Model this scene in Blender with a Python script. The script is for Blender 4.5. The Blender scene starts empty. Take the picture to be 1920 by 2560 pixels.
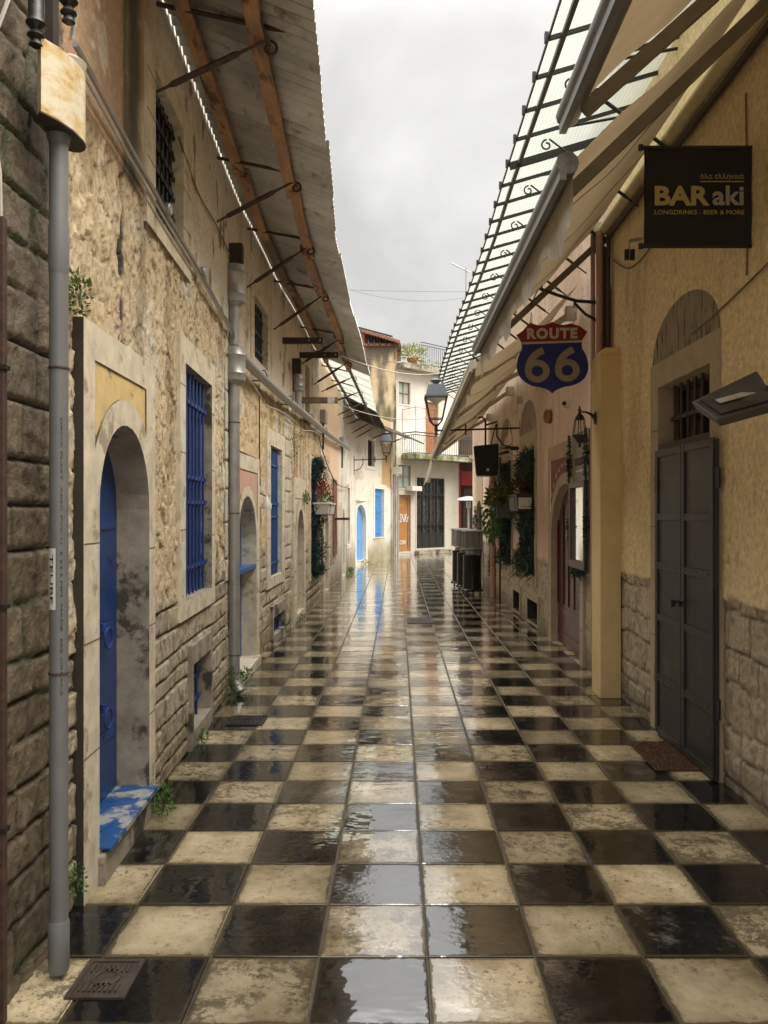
import bpy, math, random
import numpy as np
from mathutils import Vector, Matrix
R = math.radians
PI = math.pi
random.seed(7)
scene = bpy.context.scene
col = scene.collection

# ---------------------------------------------------------------- camera
cd = bpy.data.cameras.new('camera'); cam = bpy.data.objects.new('camera', cd); col.objects.link(cam)
cam.location = (0, 0, 1.6); cam.rotation_euler = (R(90), 0, 0)
cd.sensor_fit = 'VERTICAL'; cd.sensor_height = 36.0; cd.lens = 28.125
cd.shift_x = -35/2560; cd.shift_y = 3/2560
cd.clip_start = 0.05; cd.clip_end = 800
scene.camera = cam

# ---------------------------------------------------------------- sky (overcast) and soft sun
SUN_EL, SUN_AZ = 50, 112
w = bpy.data.worlds.new('World'); scene.world = w; w.use_nodes = True
nt = w.node_tree; nt.nodes.clear()
def wn(t, **k):
    n = nt.nodes.new(t)
    for a, b in k.items(): setattr(n, a, b)
    return n
out = wn('ShaderNodeOutputWorld'); bgc = wn('ShaderNodeBackground'); bgs = wn('ShaderNodeBackground'); add = wn('ShaderNodeAddShader')
sky = wn('ShaderNodeTexSky'); sky.sky_type = 'NISHITA'; sky.sun_disc = False
sky.sun_elevation = R(SUN_EL); sky.sun_rotation = R(SUN_AZ); sky.dust_density = 6; sky.ozone_density = .5
nt.links.new(sky.outputs[0], bgs.inputs[0]); bgs.inputs[1].default_value = 0.02
tc = wn('ShaderNodeTexCoord'); sep = wn('ShaderNodeSeparateXYZ'); nt.links.new(tc.outputs['Generated'], sep.inputs[0])
mp = wn('ShaderNodeMapping'); mp.inputs['Scale'].default_value = (1.0, 1.0, 1.7); mp.inputs['Location'].default_value = (.3, .1, 0.2)
nt.links.new(tc.outputs['Generated'], mp.inputs[0])
nz = wn('ShaderNodeTexNoise'); nz.inputs['Scale'].default_value = 2.6; nz.inputs['Detail'].default_value = 6; nz.inputs['Roughness'].default_value = .5
nz.inputs['Distortion'].default_value = .35
nt.links.new(mp.outputs[0], nz.inputs['Vector'])
cr = wn('ShaderNodeValToRGB')
cr.color_ramp.elements[0].position = .36; cr.color_ramp.elements[0].color = (.355, .342, .320, 1)
cr.color_ramp.elements[1].position = .66; cr.color_ramp.elements[1].color = (.535, .520, .488, 1)
nt.links.new(nz.outputs[0], cr.inputs[0])
el = wn('ShaderNodeMapRange'); el.interpolation_type = 'SMOOTHSTEP'      # unseen sky overhead boosted to light the street walls
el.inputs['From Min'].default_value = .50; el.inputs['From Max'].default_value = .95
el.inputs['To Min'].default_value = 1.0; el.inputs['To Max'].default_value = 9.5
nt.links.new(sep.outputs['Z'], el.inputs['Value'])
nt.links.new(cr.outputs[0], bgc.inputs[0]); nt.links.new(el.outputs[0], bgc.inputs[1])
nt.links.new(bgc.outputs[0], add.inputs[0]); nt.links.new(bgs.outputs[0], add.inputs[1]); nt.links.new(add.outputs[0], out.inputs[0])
sl = bpy.data.lights.new('sun', 'SUN'); sl.energy = 1.5; sl.angle = R(30); sl.color = (1, .93, .82)
so = bpy.data.objects.new('sun', sl); col.objects.link(so)
d = Vector((math.sin(R(SUN_AZ))*math.cos(R(SUN_EL)), math.cos(R(SUN_AZ))*math.cos(R(SUN_EL)), math.sin(R(SUN_EL))))
so.rotation_euler = d.to_track_quat('Z', 'Y').to_euler(); so.location = (5, 5, 20)
scene.view_settings.view_transform = 'Standard'; scene.view_settings.look = 'None'
scene.view_settings.exposure = 0.80; scene.view_settings.gamma = 1.0
scene.render.resolution_x = 768; scene.render.resolution_y = 1024

# ---------------------------------------------------------------- helpers
F = 2000.0; CX = 995.0; CY = 1283.0; H = 1.6
def zpx(py, Y): return H-(py-CY)/F*Y
def xpx(px, Y): return (px-CX)/F*Y
ORG = {}
def origin(p): return ORG.get(p.name, Vector((0, 0, 0))) if p else Vector((0, 0, 0))
def tag(o, label=None, cat=None, group=None, kind=None):
    if label: o['label'] = label
    if cat: o['category'] = cat
    if group: o['group'] = group
    if kind: o['kind'] = kind
    return o
def thing(name, label, cat, loc=(0, 0, 0), group=None):
    o = bpy.data.objects.new(name, None); col.objects.link(o); o.location = loc; o.empty_display_size = .1
    ORG[o.name] = Vector(loc); return tag(o, label, cat, group)
def link(name, me, parent):
    o = bpy.data.objects.new(name, me); col.objects.link(o)
    if parent is not None:
        o.parent = parent; ORG[o.name] = origin(parent)
    return o
class Path:
    def __init__(s, pts, side=1):
        p = np.array(pts, float); s.p = p
        d = np.diff(p, axis=0); L = np.hypot(d[:, 0], d[:, 1]); s.c = np.concatenate([[0], np.cumsum(L)])
        n = np.stack([d[:, 1], -d[:, 0]], 1)/L[:, None]*side
        vn = np.concatenate([n[:1], (n[1:]+n[:-1])/2, n[-1:]]); s.n = vn/np.hypot(vn[:, 0], vn[:, 1])[:, None]
        s.side = side; s.L = s.c[-1]
    def xy(s, t): return np.interp(t, s.c, s.p[:, 0]), np.interp(t, s.c, s.p[:, 1])
    def nn(s, t):
        a, b = np.interp(t, s.c, s.n[:, 0]), np.interp(t, s.c, s.n[:, 1]); l = np.hypot(a, b); return a/l, b/l
    def pos(s, t, o, z):
        x, y = s.xy(t); a, b = s.nn(t); return Vector((float(x+a*o), float(y+b*o), z))
    def s_y(s, Y): return float(np.interp(Y, s.p[:, 1], s.c))
    def s(s, px, o=.025):
        k = (px-CX)/F; q = s.p+s.n*o
        for i in range(len(s.p)-1):
            (x0, y0), (x1, y1) = q[i], q[i+1]
            den = (x1-x0)-k*(y1-y0)
            if abs(den) < 1e-9: continue
            t = (k*y0-x0)/den
            if -1e-6 <= t <= 1+1e-6: return float(s.c[i]+t*(s.c[i+1]-s.c[i]))
        return 0.0
    def z(s, px, py, o=.025): return zpx(py, s.pos(s.s(px, o), o, 0).y)
class MB:
    def __init__(s): s.v = []; s.f = []; s.m = []
    def face(s, pts, m=0):
        i = len(s.v); s.v += [Vector(p) for p in pts]; s.f.append(tuple(range(i, i+len(pts)))); s.m.append(m)
    def raw(s, vs, fs, m=0):
        i = len(s.v); s.v += [Vector(p) for p in vs]; s.f += [tuple(i+a for a in f) for f in fs]; s.m += [m]*len(fs)
    def hexa(s, P, m=0):
        s.raw(P, [(0, 3, 2, 1), (4, 5, 6, 7), (0, 1, 5, 4), (1, 2, 6, 5), (2, 3, 7, 6), (3, 0, 4, 7)], m)
    def box(s, x0, x1, y0, y1, z0, z1, m=0):
        s.hexa([(x0, y0, z0), (x1, y0, z0), (x1, y1, z0), (x0, y1, z0), (x0, y0, z1), (x1, y0, z1), (x1, y1, z1), (x0, y1, z1)], m)
    def bar(s, a, b, w, h, up=(0, 0, 1), m=0):
        a = Vector(a); b = Vector(b); d = (b-a).normalized(); up = Vector(up)
        x = d.cross(up); x = x.normalized() if x.length > 1e-6 else Vector((1, 0, 0)); u = x.cross(d)
        P = []
        for c in (a, b):
            for i, j in ((-1, -1), (1, -1), (1, 1), (-1, 1)): P.append(c+x*w/2*i+u*h/2*j)
        s.hexa(P, m)
    def tube(s, pts, r, n=8, m=0, cap=True):
        pts = [Vector(p) for p in pts]; N = len(pts); rs = r if isinstance(r, (list, tuple)) else [r]*N
        i0 = len(s.v); prev = None
        for i, p in enumerate(pts):
            t = (pts[min(i+1, N-1)]-pts[max(i-1, 0)])
            t = t.normalized() if t.length > 1e-9 else Vector((0, 0, 1))
            if prev is None:
                a = t.cross(Vector((0, 0, 1)));
                if a.length < .05: a = t.cross(Vector((1, 0, 0)))
            else: a = prev-t*prev.dot(t)
            a.normalize(); prev = a; b = t.cross(a)
            for k in range(n):
                q = 2*PI*k/n; s.v.append(p+(a*math.cos(q)+b*math.sin(q))*rs[i])
        for i in range(N-1):
            for k in range(n):
                s.f.append((i0+i*n+k, i0+i*n+(k+1) % n, i0+(i+1)*n+(k+1) % n, i0+(i+1)*n+k)); s.m.append(m)
        if cap:
            s.f.append(tuple(i0+k for k in reversed(range(n)))); s.m.append(m)
            s.f.append(tuple(i0+(N-1)*n+k for k in range(n))); s.m.append(m)
    def lathe(s, c, prof, n=16, m=0, axis=2, sq=None):
        # prof: (r, z) list
        i0 = len(s.v); c = Vector(c)
        for r, z in prof:
            for k in range(n):
                q = 2*PI*(k+.5)/n
                s.v.append(c+Vector((r*math.cos(q), r*math.sin(q), z)))
        for i in range(len(prof)-1):
            for k in range(n):
                s.f.append((i0+i*n+k, i0+i*n+(k+1) % n, i0+(i+1)*n+(k+1) % n, i0+(i+1)*n+k)); s.m.append(m)
        s.f.append(tuple(i0+k for k in reversed(range(n)))); s.m.append(m)
        s.f.append(tuple(i0+(len(prof)-1)*n+k for k in range(n))); s.m.append(m)
    def pb(s, P, s0, s1, o0, o1, z0, z1, m=0):    # a box in wall coordinates
        n = max(1, int(abs(s1-s0)/.6))
        for i in range(n):
            a = s0+(s1-s0)*i/n; b = s0+(s1-s0)*(i+1)/n
            s.hexa([P.pos(a, o0, z0), P.pos(b, o0, z0), P.pos(b, o1, z0), P.pos(a, o1, z0),
                    P.pos(a, o0, z1), P.pos(b, o0, z1), P.pos(b, o1, z1), P.pos(a, o1, z1)], m)
    def plate(s, pts, n, th, m=0):  # polygon with thickness along n
        n = Vector(n)*th; k = len(pts); a = [Vector(p) for p in pts]
        s.face([p for p in a], m); s.face([p+n for p in reversed(a)], m)
        for i in range(k): s.face([a[(i+1) % k], a[i], a[i]+n, a[(i+1) % k]+n], m)
    def build(s, name, mats, parent=None, smooth=False, bevel=0, loc=None):
        if not isinstance(mats, (list, tuple)): mats = [mats]
        o = origin(parent)
        me = bpy.data.meshes.new(name); me.from_pydata([tuple(v-o) for v in s.v], [], s.f)
        for m in mats: me.materials.append(m)
        me.polygons.foreach_set('material_index', s.m)
        if smooth: me.polygons.foreach_set('use_smooth', [True]*len(me.polygons))
        me.update()
        ob = link(name, me, parent)
        if smooth:
            try:
                md = None; me.set_sharp_from_angle(angle=R(38))
            except Exception: pass
        if bevel:
            b = ob.modifiers.new('bevel', 'BEVEL'); b.width = bevel; b.segments = 2; b.limit_method = 'ANGLE'; b.angle_limit = R(40)
        return ob
def text_mesh(body, size, bold=0.0, extrude=0.002, space=1.0, shear=0.0):
    c = bpy.data.curves.new('t', 'FONT'); c.body = body; c.size = size; c.offset = bold; c.extrude = extrude
    c.align_x = 'CENTER'; c.space_character = space; c.shear = shear; c.resolution_u = 3
    o = bpy.data.objects.new('t', c); col.objects.link(o); bpy.context.view_layer.update()
    me = bpy.data.meshes.new_from_object(o.evaluated_get(bpy.context.evaluated_depsgraph_get()))
    vs = [v.co.copy() for v in me.vertices]; fs = [tuple(p.vertices) for p in me.polygons]
    bpy.data.objects.remove(o); bpy.data.curves.remove(c); bpy.data.meshes.remove(me)
    return vs, fs
def add_text(mb, body, size, o, ux, uy, m=0, bold=0, width=None, height=None, extrude=.002, space=1, shear=0):
    vs, fs = text_mesh(body, size, bold, extrude, space, shear)
    xs = [v.x for v in vs]; ys = [v.y for v in vs]
    sx = width/(max(xs)-min(xs)) if width else 1; sy = height/(max(ys)-min(ys)) if height else (sx if width else 1)
    cx = (max(xs)+min(xs))/2; y0 = min(ys)
    ux = Vector(ux); uy = Vector(uy); n = ux.cross(uy); o = Vector(o)
    mb.raw([o+ux*(v.x-cx)*sx+uy*(v.y-y0)*sy+n*v.z for v in vs], fs, m)

# ---------------------------------------------------------------- numpy noise
rng = np.random.default_rng(11)
TB = rng.random((256, 256))
def vn(x, y, k=0):
    x = x+k*17.31; y = y+k*9.7
    xi = np.floor(x).astype(int); yi = np.floor(y).astype(int); fx = x-xi; fy = y-yi
    fx = fx*fx*(3-2*fx); fy = fy*fy*(3-2*fy)
    a = TB[xi & 255, yi & 255]; b = TB[(xi+1) & 255, yi & 255]; c = TB[xi & 255, (yi+1) & 255]; d_ = TB[(xi+1) & 255, (yi+1) & 255]
    return (a*(1-fx)+b*fx)*(1-fy)+(c*(1-fx)+d_*fx)*fy
def fbm(x, y, o=4, k=0):
    r = 0; a = .5; t = 0
    for i in range(o): r = r+a*vn(x, y, k+i*3); t += a; x = x*2.03; y = y*2.03; a *= .55
    return r/t
def worley(x, y, k=0):
    xi = np.floor(x).astype(int); yi = np.floor(y).astype(int)
    f1 = np.full(x.shape, 9.0); f2 = np.full(x.shape, 9.0); idv = np.zeros(x.shape)
    for i in (-1, 0, 1):
        for j in (-1, 0, 1):
            cx = xi+i; cy = yi+j
            px = cx+.1+.8*TB[(cx+k*7) & 255, cy & 255]; py = cy+.1+.8*TB[cy & 255, (cx+k*13+91) & 255]
            dd = np.hypot(px-x, py-y); new = dd < f1
            f2 = np.where(new, f1, np.minimum(f2, dd)); idv = np.where(new, TB[(cx*3+k) & 255, (cy*5+7) & 255], idv); f1 = np.where(new, dd, f1)
    return f1, f2, idv
def facets(x, y, k=0):
    # hewn faces: every cell its own tilted plane
    xi = np.floor(x).astype(int); yi = np.floor(y).astype(int); f1 = np.full(x.shape, 9.0); f2 = np.full(x.shape, 9.0)
    hx = np.zeros(x.shape); idv = np.zeros(x.shape)
    for i in (-1, 0, 1):
        for j in (-1, 0, 1):
            cx = xi+i; cy = yi+j; px = cx+.05+.9*TB[(cx+k*7) & 255, cy & 255]; py = cy+.05+.9*TB[cy & 255, (cx+k*13+91) & 255]
            dd = np.hypot(px-x, py-y); new = dd < f1; f2 = np.where(new, f1, np.minimum(f2, dd))
            r1 = TB[(cx*3+k) & 255, (cy*5+7) & 255]; r2 = TB[(cx*7+k) & 255, (cy*3+17) & 255]; r3 = TB[(cx*5+k+9) & 255, (cy*7+3) & 255]
            hx = np.where(new, (x-px)*(r1-.5)*2+(y-py)*(r2-.5)*2+(r3-.5)*.8, hx); idv = np.where(new, r3, idv); f1 = np.where(new, dd, f1)
    return hx, f2-f1, idv
def sm(a, b, x): t = np.clip((x-a)/(b-a), 0, 1); return t*t*(3-2*t)
def ashlar(S, Z, ch, ln, seed, warp=.02, var=.35):
    r = np.random.default_rng(seed)
    S = S+warp*(fbm(S*4, Z*4, 2, seed)-.5); Z = Z+warp*(fbm(S*3, Z*3, 2, seed+5)-.5)*1.5
    e = [Z.min()-.3]
    while e[-1] < Z.max()+.4: e.append(e[-1]+ch*(1+var*(r.random()*2-1)))
    e = np.array(e); ci = np.clip(np.searchsorted(e, Z)-1, 0, len(e)-2)
    dz = np.minimum(Z-e[ci], e[ci+1]-Z); ds = np.zeros_like(S); idv = np.zeros_like(S)
    for c in range(len(e)-1):
        m = ci == c
        if not m.any(): continue
        q = [S.min()-1-r.random()*ln]
        while q[-1] < S.max()+1: q.append(q[-1]+ln*(.55+r.random()*.95))
        q = np.array(q); k = np.clip(np.searchsorted(q, S[m])-1, 0, len(q)-2)
        ds[m] = np.minimum(S[m]-q[k], q[k+1]-S[m]); idv[m] = r.random(len(q))[k]
    return np.minimum(dz, ds), idv
def mixc(a, b, t): return a*(1-t[..., None])+b*t[..., None]
C = lambda *a: np.array(a, float)

def wall_mesh(name, P, s0, s1, z0, z1, ds, dz, fn, holes, mat, parent, zshift=None):
    n = max(2, int((s1-s0)/ds)); m = max(2, int((z1-z0)/dz))
    s = np.linspace(s0, s1, n+1); z = np.linspace(z0, z1, m+1)
    S, Z = np.meshgrid(s, z, indexing='ij')
    h, c = fn(S, Z)
    x, y = P.xy(S); a, b = P.nn(S); X = x+a*h; Y = y+b*h
    Z2 = Z if zshift is None else Z+zshift(S)*sm(z1-.3, z1, Z)
    o = origin(parent)
    co = np.stack([X-o.x, Y-o.y, Z2-o.z], -1).reshape(-1, 3)
    sc = (S[:-1, :-1]+S[1:, 1:])/2; zc = (Z[:-1, :-1]+Z[1:, 1:])/2; keep = np.ones(sc.shape, bool)
    for (a0, a1, b0, b1) in holes: keep &= ~((sc > a0) & (sc < a1) & (zc > b0) & (zc < b1))
    idx = np.arange((n+1)*(m+1)).reshape(n+1, m+1)
    q = np.stack([idx[:-1, :-1], idx[1:, :-1], idx[1:, 1:], idx[:-1, 1:]], -1)[keep]
    if P.side < 0: q = q[:, ::-1]
    me = bpy.data.meshes.new(name); me.vertices.add(len(co)); me.vertices.foreach_set('co', co.ravel())
    me.loops.add(q.size); me.loops.foreach_set('vertex_index', q.ravel().astype(np.int32))
    me.polygons.add(len(q)); me.polygons.foreach_set('loop_start', np.arange(0, q.size, 4, dtype=np.int32))
    me.update(calc_edges=True)
    me.polygons.foreach_set('use_smooth', np.ones(len(q), bool))
    at = me.color_attributes.new('Col', 'FLOAT_COLOR', 'POINT')
    cc = np.ones((len(co), 4)); cc[:, :3] = np.clip(c.reshape(-1, 3), 0, 1); at.data.foreach_set('color', cc.ravel())
    me.materials.append(mat); me.update()
    return link(name, me, parent)

# ---------------------------------------------------------------- materials
MATS = {}
def newmat(name):
    m = bpy.data.materials.new(name); m.use_nodes = True; n = m.node_tree; b = n.nodes['Principled BSDF']; return m, n, b
def N(n, t, **k):
    q = n.nodes.new(t)
    for a, b in k.items():
        if a in q.inputs: q.inputs[a].default_value = b
        else: setattr(q, a, b)
    return q
def mat(name, c, rough=.6, var=.25, scale=8, bump=.3, bscale=60, metal=0, spec=.5, stretch=(1, 1, 1), c2=None, c2pos=.6, coat=0, bdist=.004, transl=0):
    if name in MATS: return MATS[name]
    m, n, b = newmat(name); L = n.links.new
    tc = N(n, 'ShaderNodeTexCoord'); mp = N(n, 'ShaderNodeMapping'); mp.inputs['Scale'].default_value = stretch
    L(tc.outputs['Object'], mp.inputs[0])
    nz = N(n, 'ShaderNodeTexNoise', Scale=scale, Detail=7.0, Roughness=.65); L(mp.outputs[0], nz.inputs['Vector'])
    r = N(n, 'ShaderNodeValToRGB'); L(nz.outputs[0], r.inputs[0])
    e = r.color_ramp.elements; lo = [max(0, x*(1-var)) for x in c]; hi = [min(1, x*(1+var)) for x in c]
    e[0].position = .3; e[0].color = (*lo, 1); e[1].position = .7; e[1].color = (*hi, 1)
    last = r.outputs[0]
    if c2:
        n2 = N(n, 'ShaderNodeTexNoise', Scale=scale*.6, Detail=8.0, Roughness=.7); L(mp.outputs[0], n2.inputs['Vector'])
        r2 = N(n, 'ShaderNodeValToRGB'); L(n2.outputs[0], r2.inputs[0]); r2.color_ramp.elements[0].position = c2pos-.03; r2.color_ramp.elements[1].position = c2pos+.04
        mx = N(n, 'ShaderNodeMix', data_type='RGBA'); L(r2.outputs[0], mx.inputs[0]); L(last, mx.inputs[6]); mx.inputs[7].default_value = (*c2, 1); last = mx.outputs[2]
    L(last, b.inputs['Base Color'])
    nb = N(n, 'ShaderNodeTexNoise', Scale=bscale, Detail=6.0, Roughness=.6); L(mp.outputs[0], nb.inputs['Vector'])
    bp = N(n, 'ShaderNodeBump', Strength=bump, Distance=bdist); L(nb.outputs[0], bp.inputs['Height']); L(bp.outputs[0], b.inputs['Normal'])
    rr = N(n, 'ShaderNodeMapRange'); rr.inputs['To Min'].default_value = max(.02, rough-.15); rr.inputs['To Max'].default_value = min(1, rough+.15)
    L(nz.outputs[0], rr.inputs[0]); L(rr.outputs[0], b.inputs['Roughness'])
    b.inputs['Metallic'].default_value = metal; b.inputs['Specular IOR Level'].default_value = spec; b.inputs['Coat Weight'].default_value = coat
    if transl:
        tr = N(n, 'ShaderNodeBsdfTranslucent'); L(last, tr.inputs[0]); ms = N(n, 'ShaderNodeMixShader'); ms.inputs[0].default_value = transl
        o = n.nodes['Material Output']; L(b.outputs[0], ms.inputs[1]); L(tr.outputs[0], ms.inputs[2]); L(ms.outputs[0], o.inputs[0])
    MATS[name] = m; return m
def attrmat(name, rough=.75, bump=.5, bscale=90, var=.22, spec=.4, fine=260, wet=0.0):
    m, n, b = newmat(name); L = n.links.new
    at = N(n, 'ShaderNodeAttribute', attribute_name='Col'); tc = N(n, 'ShaderNodeTexCoord')
    nz = N(n, 'ShaderNodeTexNoise', Scale=bscale*.35, Detail=8.0, Roughness=.7); L(tc.outputs['Object'], nz.inputs['Vector'])
    mr = N(n, 'ShaderNodeMapRange'); mr.inputs['From Min'].default_value = .3; mr.inputs['From Max'].default_value = .7
    mr.inputs['To Min'].default_value = 1-var; mr.inputs['To Max'].default_value = 1+var; L(nz.outputs[0], mr.inputs[0])
    pn = N(n, 'ShaderNodeTexNoise', Scale=75.0, Detail=4.0, Roughness=.8); L(tc.outputs['Object'], pn.inputs['Vector'])
    pr = N(n, 'ShaderNodeMapRange'); pr.inputs['From Min'].default_value = .58; pr.inputs['From Max'].default_value = .68; pr.inputs['To Min'].default_value = 1.0; pr.inputs['To Max'].default_value = 1-min(.6, var*1.8); L(pn.outputs[0], pr.inputs[0])
    pm = N(n, 'ShaderNodeMath', operation='MULTIPLY'); L(mr.outputs[0], pm.inputs[0]); L(pr.outputs[0], pm.inputs[1])
    mu = N(n, 'ShaderNodeVectorMath', operation='SCALE'); L(at.outputs['Color'], mu.inputs[0]); L(pm.outputs[0], mu.inputs['Scale'])
    L(mu.outputs[0], b.inputs['Base Color'])
    n1 = N(n, 'ShaderNodeTexNoise', Scale=bscale, Detail=6.0, Roughness=.65); L(tc.outputs['Object'], n1.inputs['Vector'])
    n2 = N(n, 'ShaderNodeTexNoise', Scale=fine, Detail=3.0); L(tc.outputs['Object'], n2.inputs['Vector'])
    ad = N(n, 'ShaderNodeMath', operation='ADD'); L(n1.outputs[0], ad.inputs[0])
    mm = N(n, 'ShaderNodeMath', operation='MULTIPLY'); L(n2.outputs[0], mm.inputs[0]); mm.inputs[1].default_value = .3; L(mm.outputs[0], ad.inputs[1])
    bp = N(n, 'ShaderNodeBump', Strength=bump, Distance=.007); L(ad.outputs[0], bp.inputs['Height'])
    n3 = N(n, 'ShaderNodeTexNoise', Scale=26.0, Detail=9.0, Roughness=.72, Distortion=.4); L(tc.outputs['Object'], n3.inputs['Vector'])
    sat = N(n, 'ShaderNodeSeparateColor'); L(at.outputs['Color'], sat.inputs[0])
    b3 = N(n, 'ShaderNodeBump', Strength=min(1, bump), Distance=.007*bump); L(n3.outputs[0], b3.inputs['Height']); L(bp.outputs[0], b3.inputs['Normal']); L(b3.outputs[0], b.inputs['Normal'])
    rr = N(n, 'ShaderNodeMapRange'); rr.inputs['From Min'].default_value = .35; rr.inputs['From Max'].default_value = .65
    rr.inputs['To Min'].default_value = rough-.2; rr.inputs['To Max'].default_value = min(1, rough+.15); L(nz.outputs[0], rr.inputs[0]); L(rr.outputs[0], b.inputs['Roughness'])
    b.inputs['Specular IOR Level'].default_value = spec
    MATS[name] = m; return m
M_block = attrmat('wet_block_stone', .5, 1.0, 60, .4, .5)
M_wall = attrmat('old_wall_stone', .72, .8, 80, .30)
M_plas = attrmat('painted_plaster', .7, .25, 50, .08)
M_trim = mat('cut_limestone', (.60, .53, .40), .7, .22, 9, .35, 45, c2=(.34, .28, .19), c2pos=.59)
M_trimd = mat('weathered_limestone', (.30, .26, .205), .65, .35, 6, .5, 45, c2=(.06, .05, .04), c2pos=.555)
M_trimr = mat('sandy_limestone', (.42, .33, .22), .72, .16, 6, .35, 45, c2=(.26, .21, .14), c2pos=.64)
M_joint = mat('dark_joint', (.12, .095, .065), .9, .2)
M_blue = mat('cobalt_blue_paint', (.008, .040, .155), .38, .18, 5, .25, 25, c2=(.006, .012, .06), c2pos=.66)
M_blueb = mat('blue_iron_paint', (.018, .045, .18), .45, .2, 9, .25, 60)
M_bluet = mat('teal_blue_paint', (.03, .10, .27), .45, .2, 9, .25, 60)
M_bluel = mat('sky_blue_paint', (.10, .32, .66), .45, .12, 5, .2, 40)
M_sill = mat('worn_blue_sill', (.018, .075, .22), .3, .2, 9, .4, 30, c2=(.34, .34, .33), c2pos=.53)
M_darkface = mat('dark_face', (.035, .028, .02), .8, .3)  # near-black side of one door surround; also painted shade in vent reveals
M_dark = mat('dark_recess', (.012, .012, .012), .6, .2)
M_glass = mat('dark_window_glass', (.02, .022, .025), .08, .2, 3, .02, 10, spec=.8)
M_iron = mat('black_iron', (.014, .013, .013), .42, .3, 20, .3, 80, spec=.5)
M_rust = mat('rusty_brown_iron', (.055, .028, .020), .6, .4, 20, .5, 90, c2=(.10, .04, .018), c2pos=.6)
M_wood = mat('orange_timber', (.40, .22, .11), .65, .45, 7, .6, 60, stretch=(1, .3, 1), c2=(.09, .04, .02), c2pos=.54)
M_woodd = mat('grey_brown_timber', (.17, .12, .075), .7, .4, 6, .5, 50)
M_woodb = mat('old_dark_timber', (.035, .026, .02), .7, .4, 6, .5, 50)
M_zinc = mat('zinc_pipe', (.36, .36, .35), .42, .15, 7, .12, 40, metal=.55, c2=(.18, .17, .16), c2pos=.68)
M_pvc = mat('grey_plastic_pipe', (.15, .15, .15), .38, .10, 5, .05, 40, c2=(.15, .13, .10), c2pos=.68)
M_pinkp = mat('pink_plaster_panel', (.55, .33, .25), .75, .12, 8, .2, 50)
M_yelp = mat('yellow_plaster_panel', (.62, .46, .20), .75, .14, 10, .3, 50, c2=(.16, .13, .09), c2pos=.60)
M_cable = mat('cable', (.10, .09, .085), .6, .2)
M_cablel = mat('pale_cable', (.42, .39, .34), .6, .2)
M_leaf = mat('weed_leaves', (.06, .16, .025), .5, .4, 20, .1, 60, transl=.3)
M_leafr = mat('red_leaves', (.26, .06, .03), .5, .5, 20, .1, 60, transl=.3)
M_leafo = mat('olive_leaves', (.10, .13, .03), .5, .5, 20, .1, 60, transl=.3)
M_fir = mat('garland_needles', (.012, .045, .028), .5, .5, 20, .1, 60)
M_white = mat('white_plastic', (.62, .60, .56), .45, .06, 8, .1, 50)
M_yel = mat('yellow_render', (.66, .49, .24), .75, .10, 3, .22, 45)
M_letw = mat('pale_letter_paint', (.50, .45, .36), .5, .06, 8, .05, 50)
M_letg = mat('gold_letter_paint', (.42, .33, .10), .5, .1, 8, .05, 50)

def corr_mat():
    m, n, b = newmat('corrugated_steel'); L = n.links.new
    tc = N(n, 'ShaderNodeTexCoord'); nz = N(n, 'ShaderNodeTexNoise', Scale=2.2, Detail=8.0, Roughness=.7); L(tc.outputs['Object'], nz.inputs['Vector'])
    r = N(n, 'ShaderNodeValToRGB'); L(nz.outputs[0], r.inputs[0]); e = r.color_ramp.elements
    e[0].position = .3; e[0].color = (.34, .345, .35, 1); e[1].position = .7; e[1].color = (.60, .605, .61, 1); oi = N(n, 'ShaderNodeObjectInfo'); mr = N(n, 'ShaderNodeMapRange'); mr.inputs['To Min'].default_value = .9; mr.inputs['To Max'].default_value = 1.4; L(oi.outputs['Random'], mr.inputs[0])
    n2 = N(n, 'ShaderNodeTexNoise', Scale=5.0, Detail=9.0, Roughness=.75); L(tc.outputs['Object'], n2.inputs['Vector']); r2 = N(n, 'ShaderNodeValToRGB'); L(n2.outputs[0], r2.inputs[0]); r2.color_ramp.elements[0].position = .56; r2.color_ramp.elements[1].position = .70
    mx = N(n, 'ShaderNodeMix', data_type='RGBA'); L(r2.outputs[0], mx.inputs[0]); L(r.outputs[0], mx.inputs[6]); mx.inputs[7].default_value = (.15, .095, .06, 1)
    mu = N(n, 'ShaderNodeVectorMath', operation='SCALE'); L(mx.outputs[2], mu.inputs[0]); L(mr.outputs[0], mu.inputs['Scale']); L(mu.outputs[0], b.inputs['Base Color'])
    b.inputs['Metallic'].default_value = .65; b.inputs['Roughness'].default_value = .36
    return m
M_corr = corr_mat()
M_corrd = mat('sooty_corrugated_sheet', (.075, .065, .055), .85, .4, 4, .3, 40, spec=.1)
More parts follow.
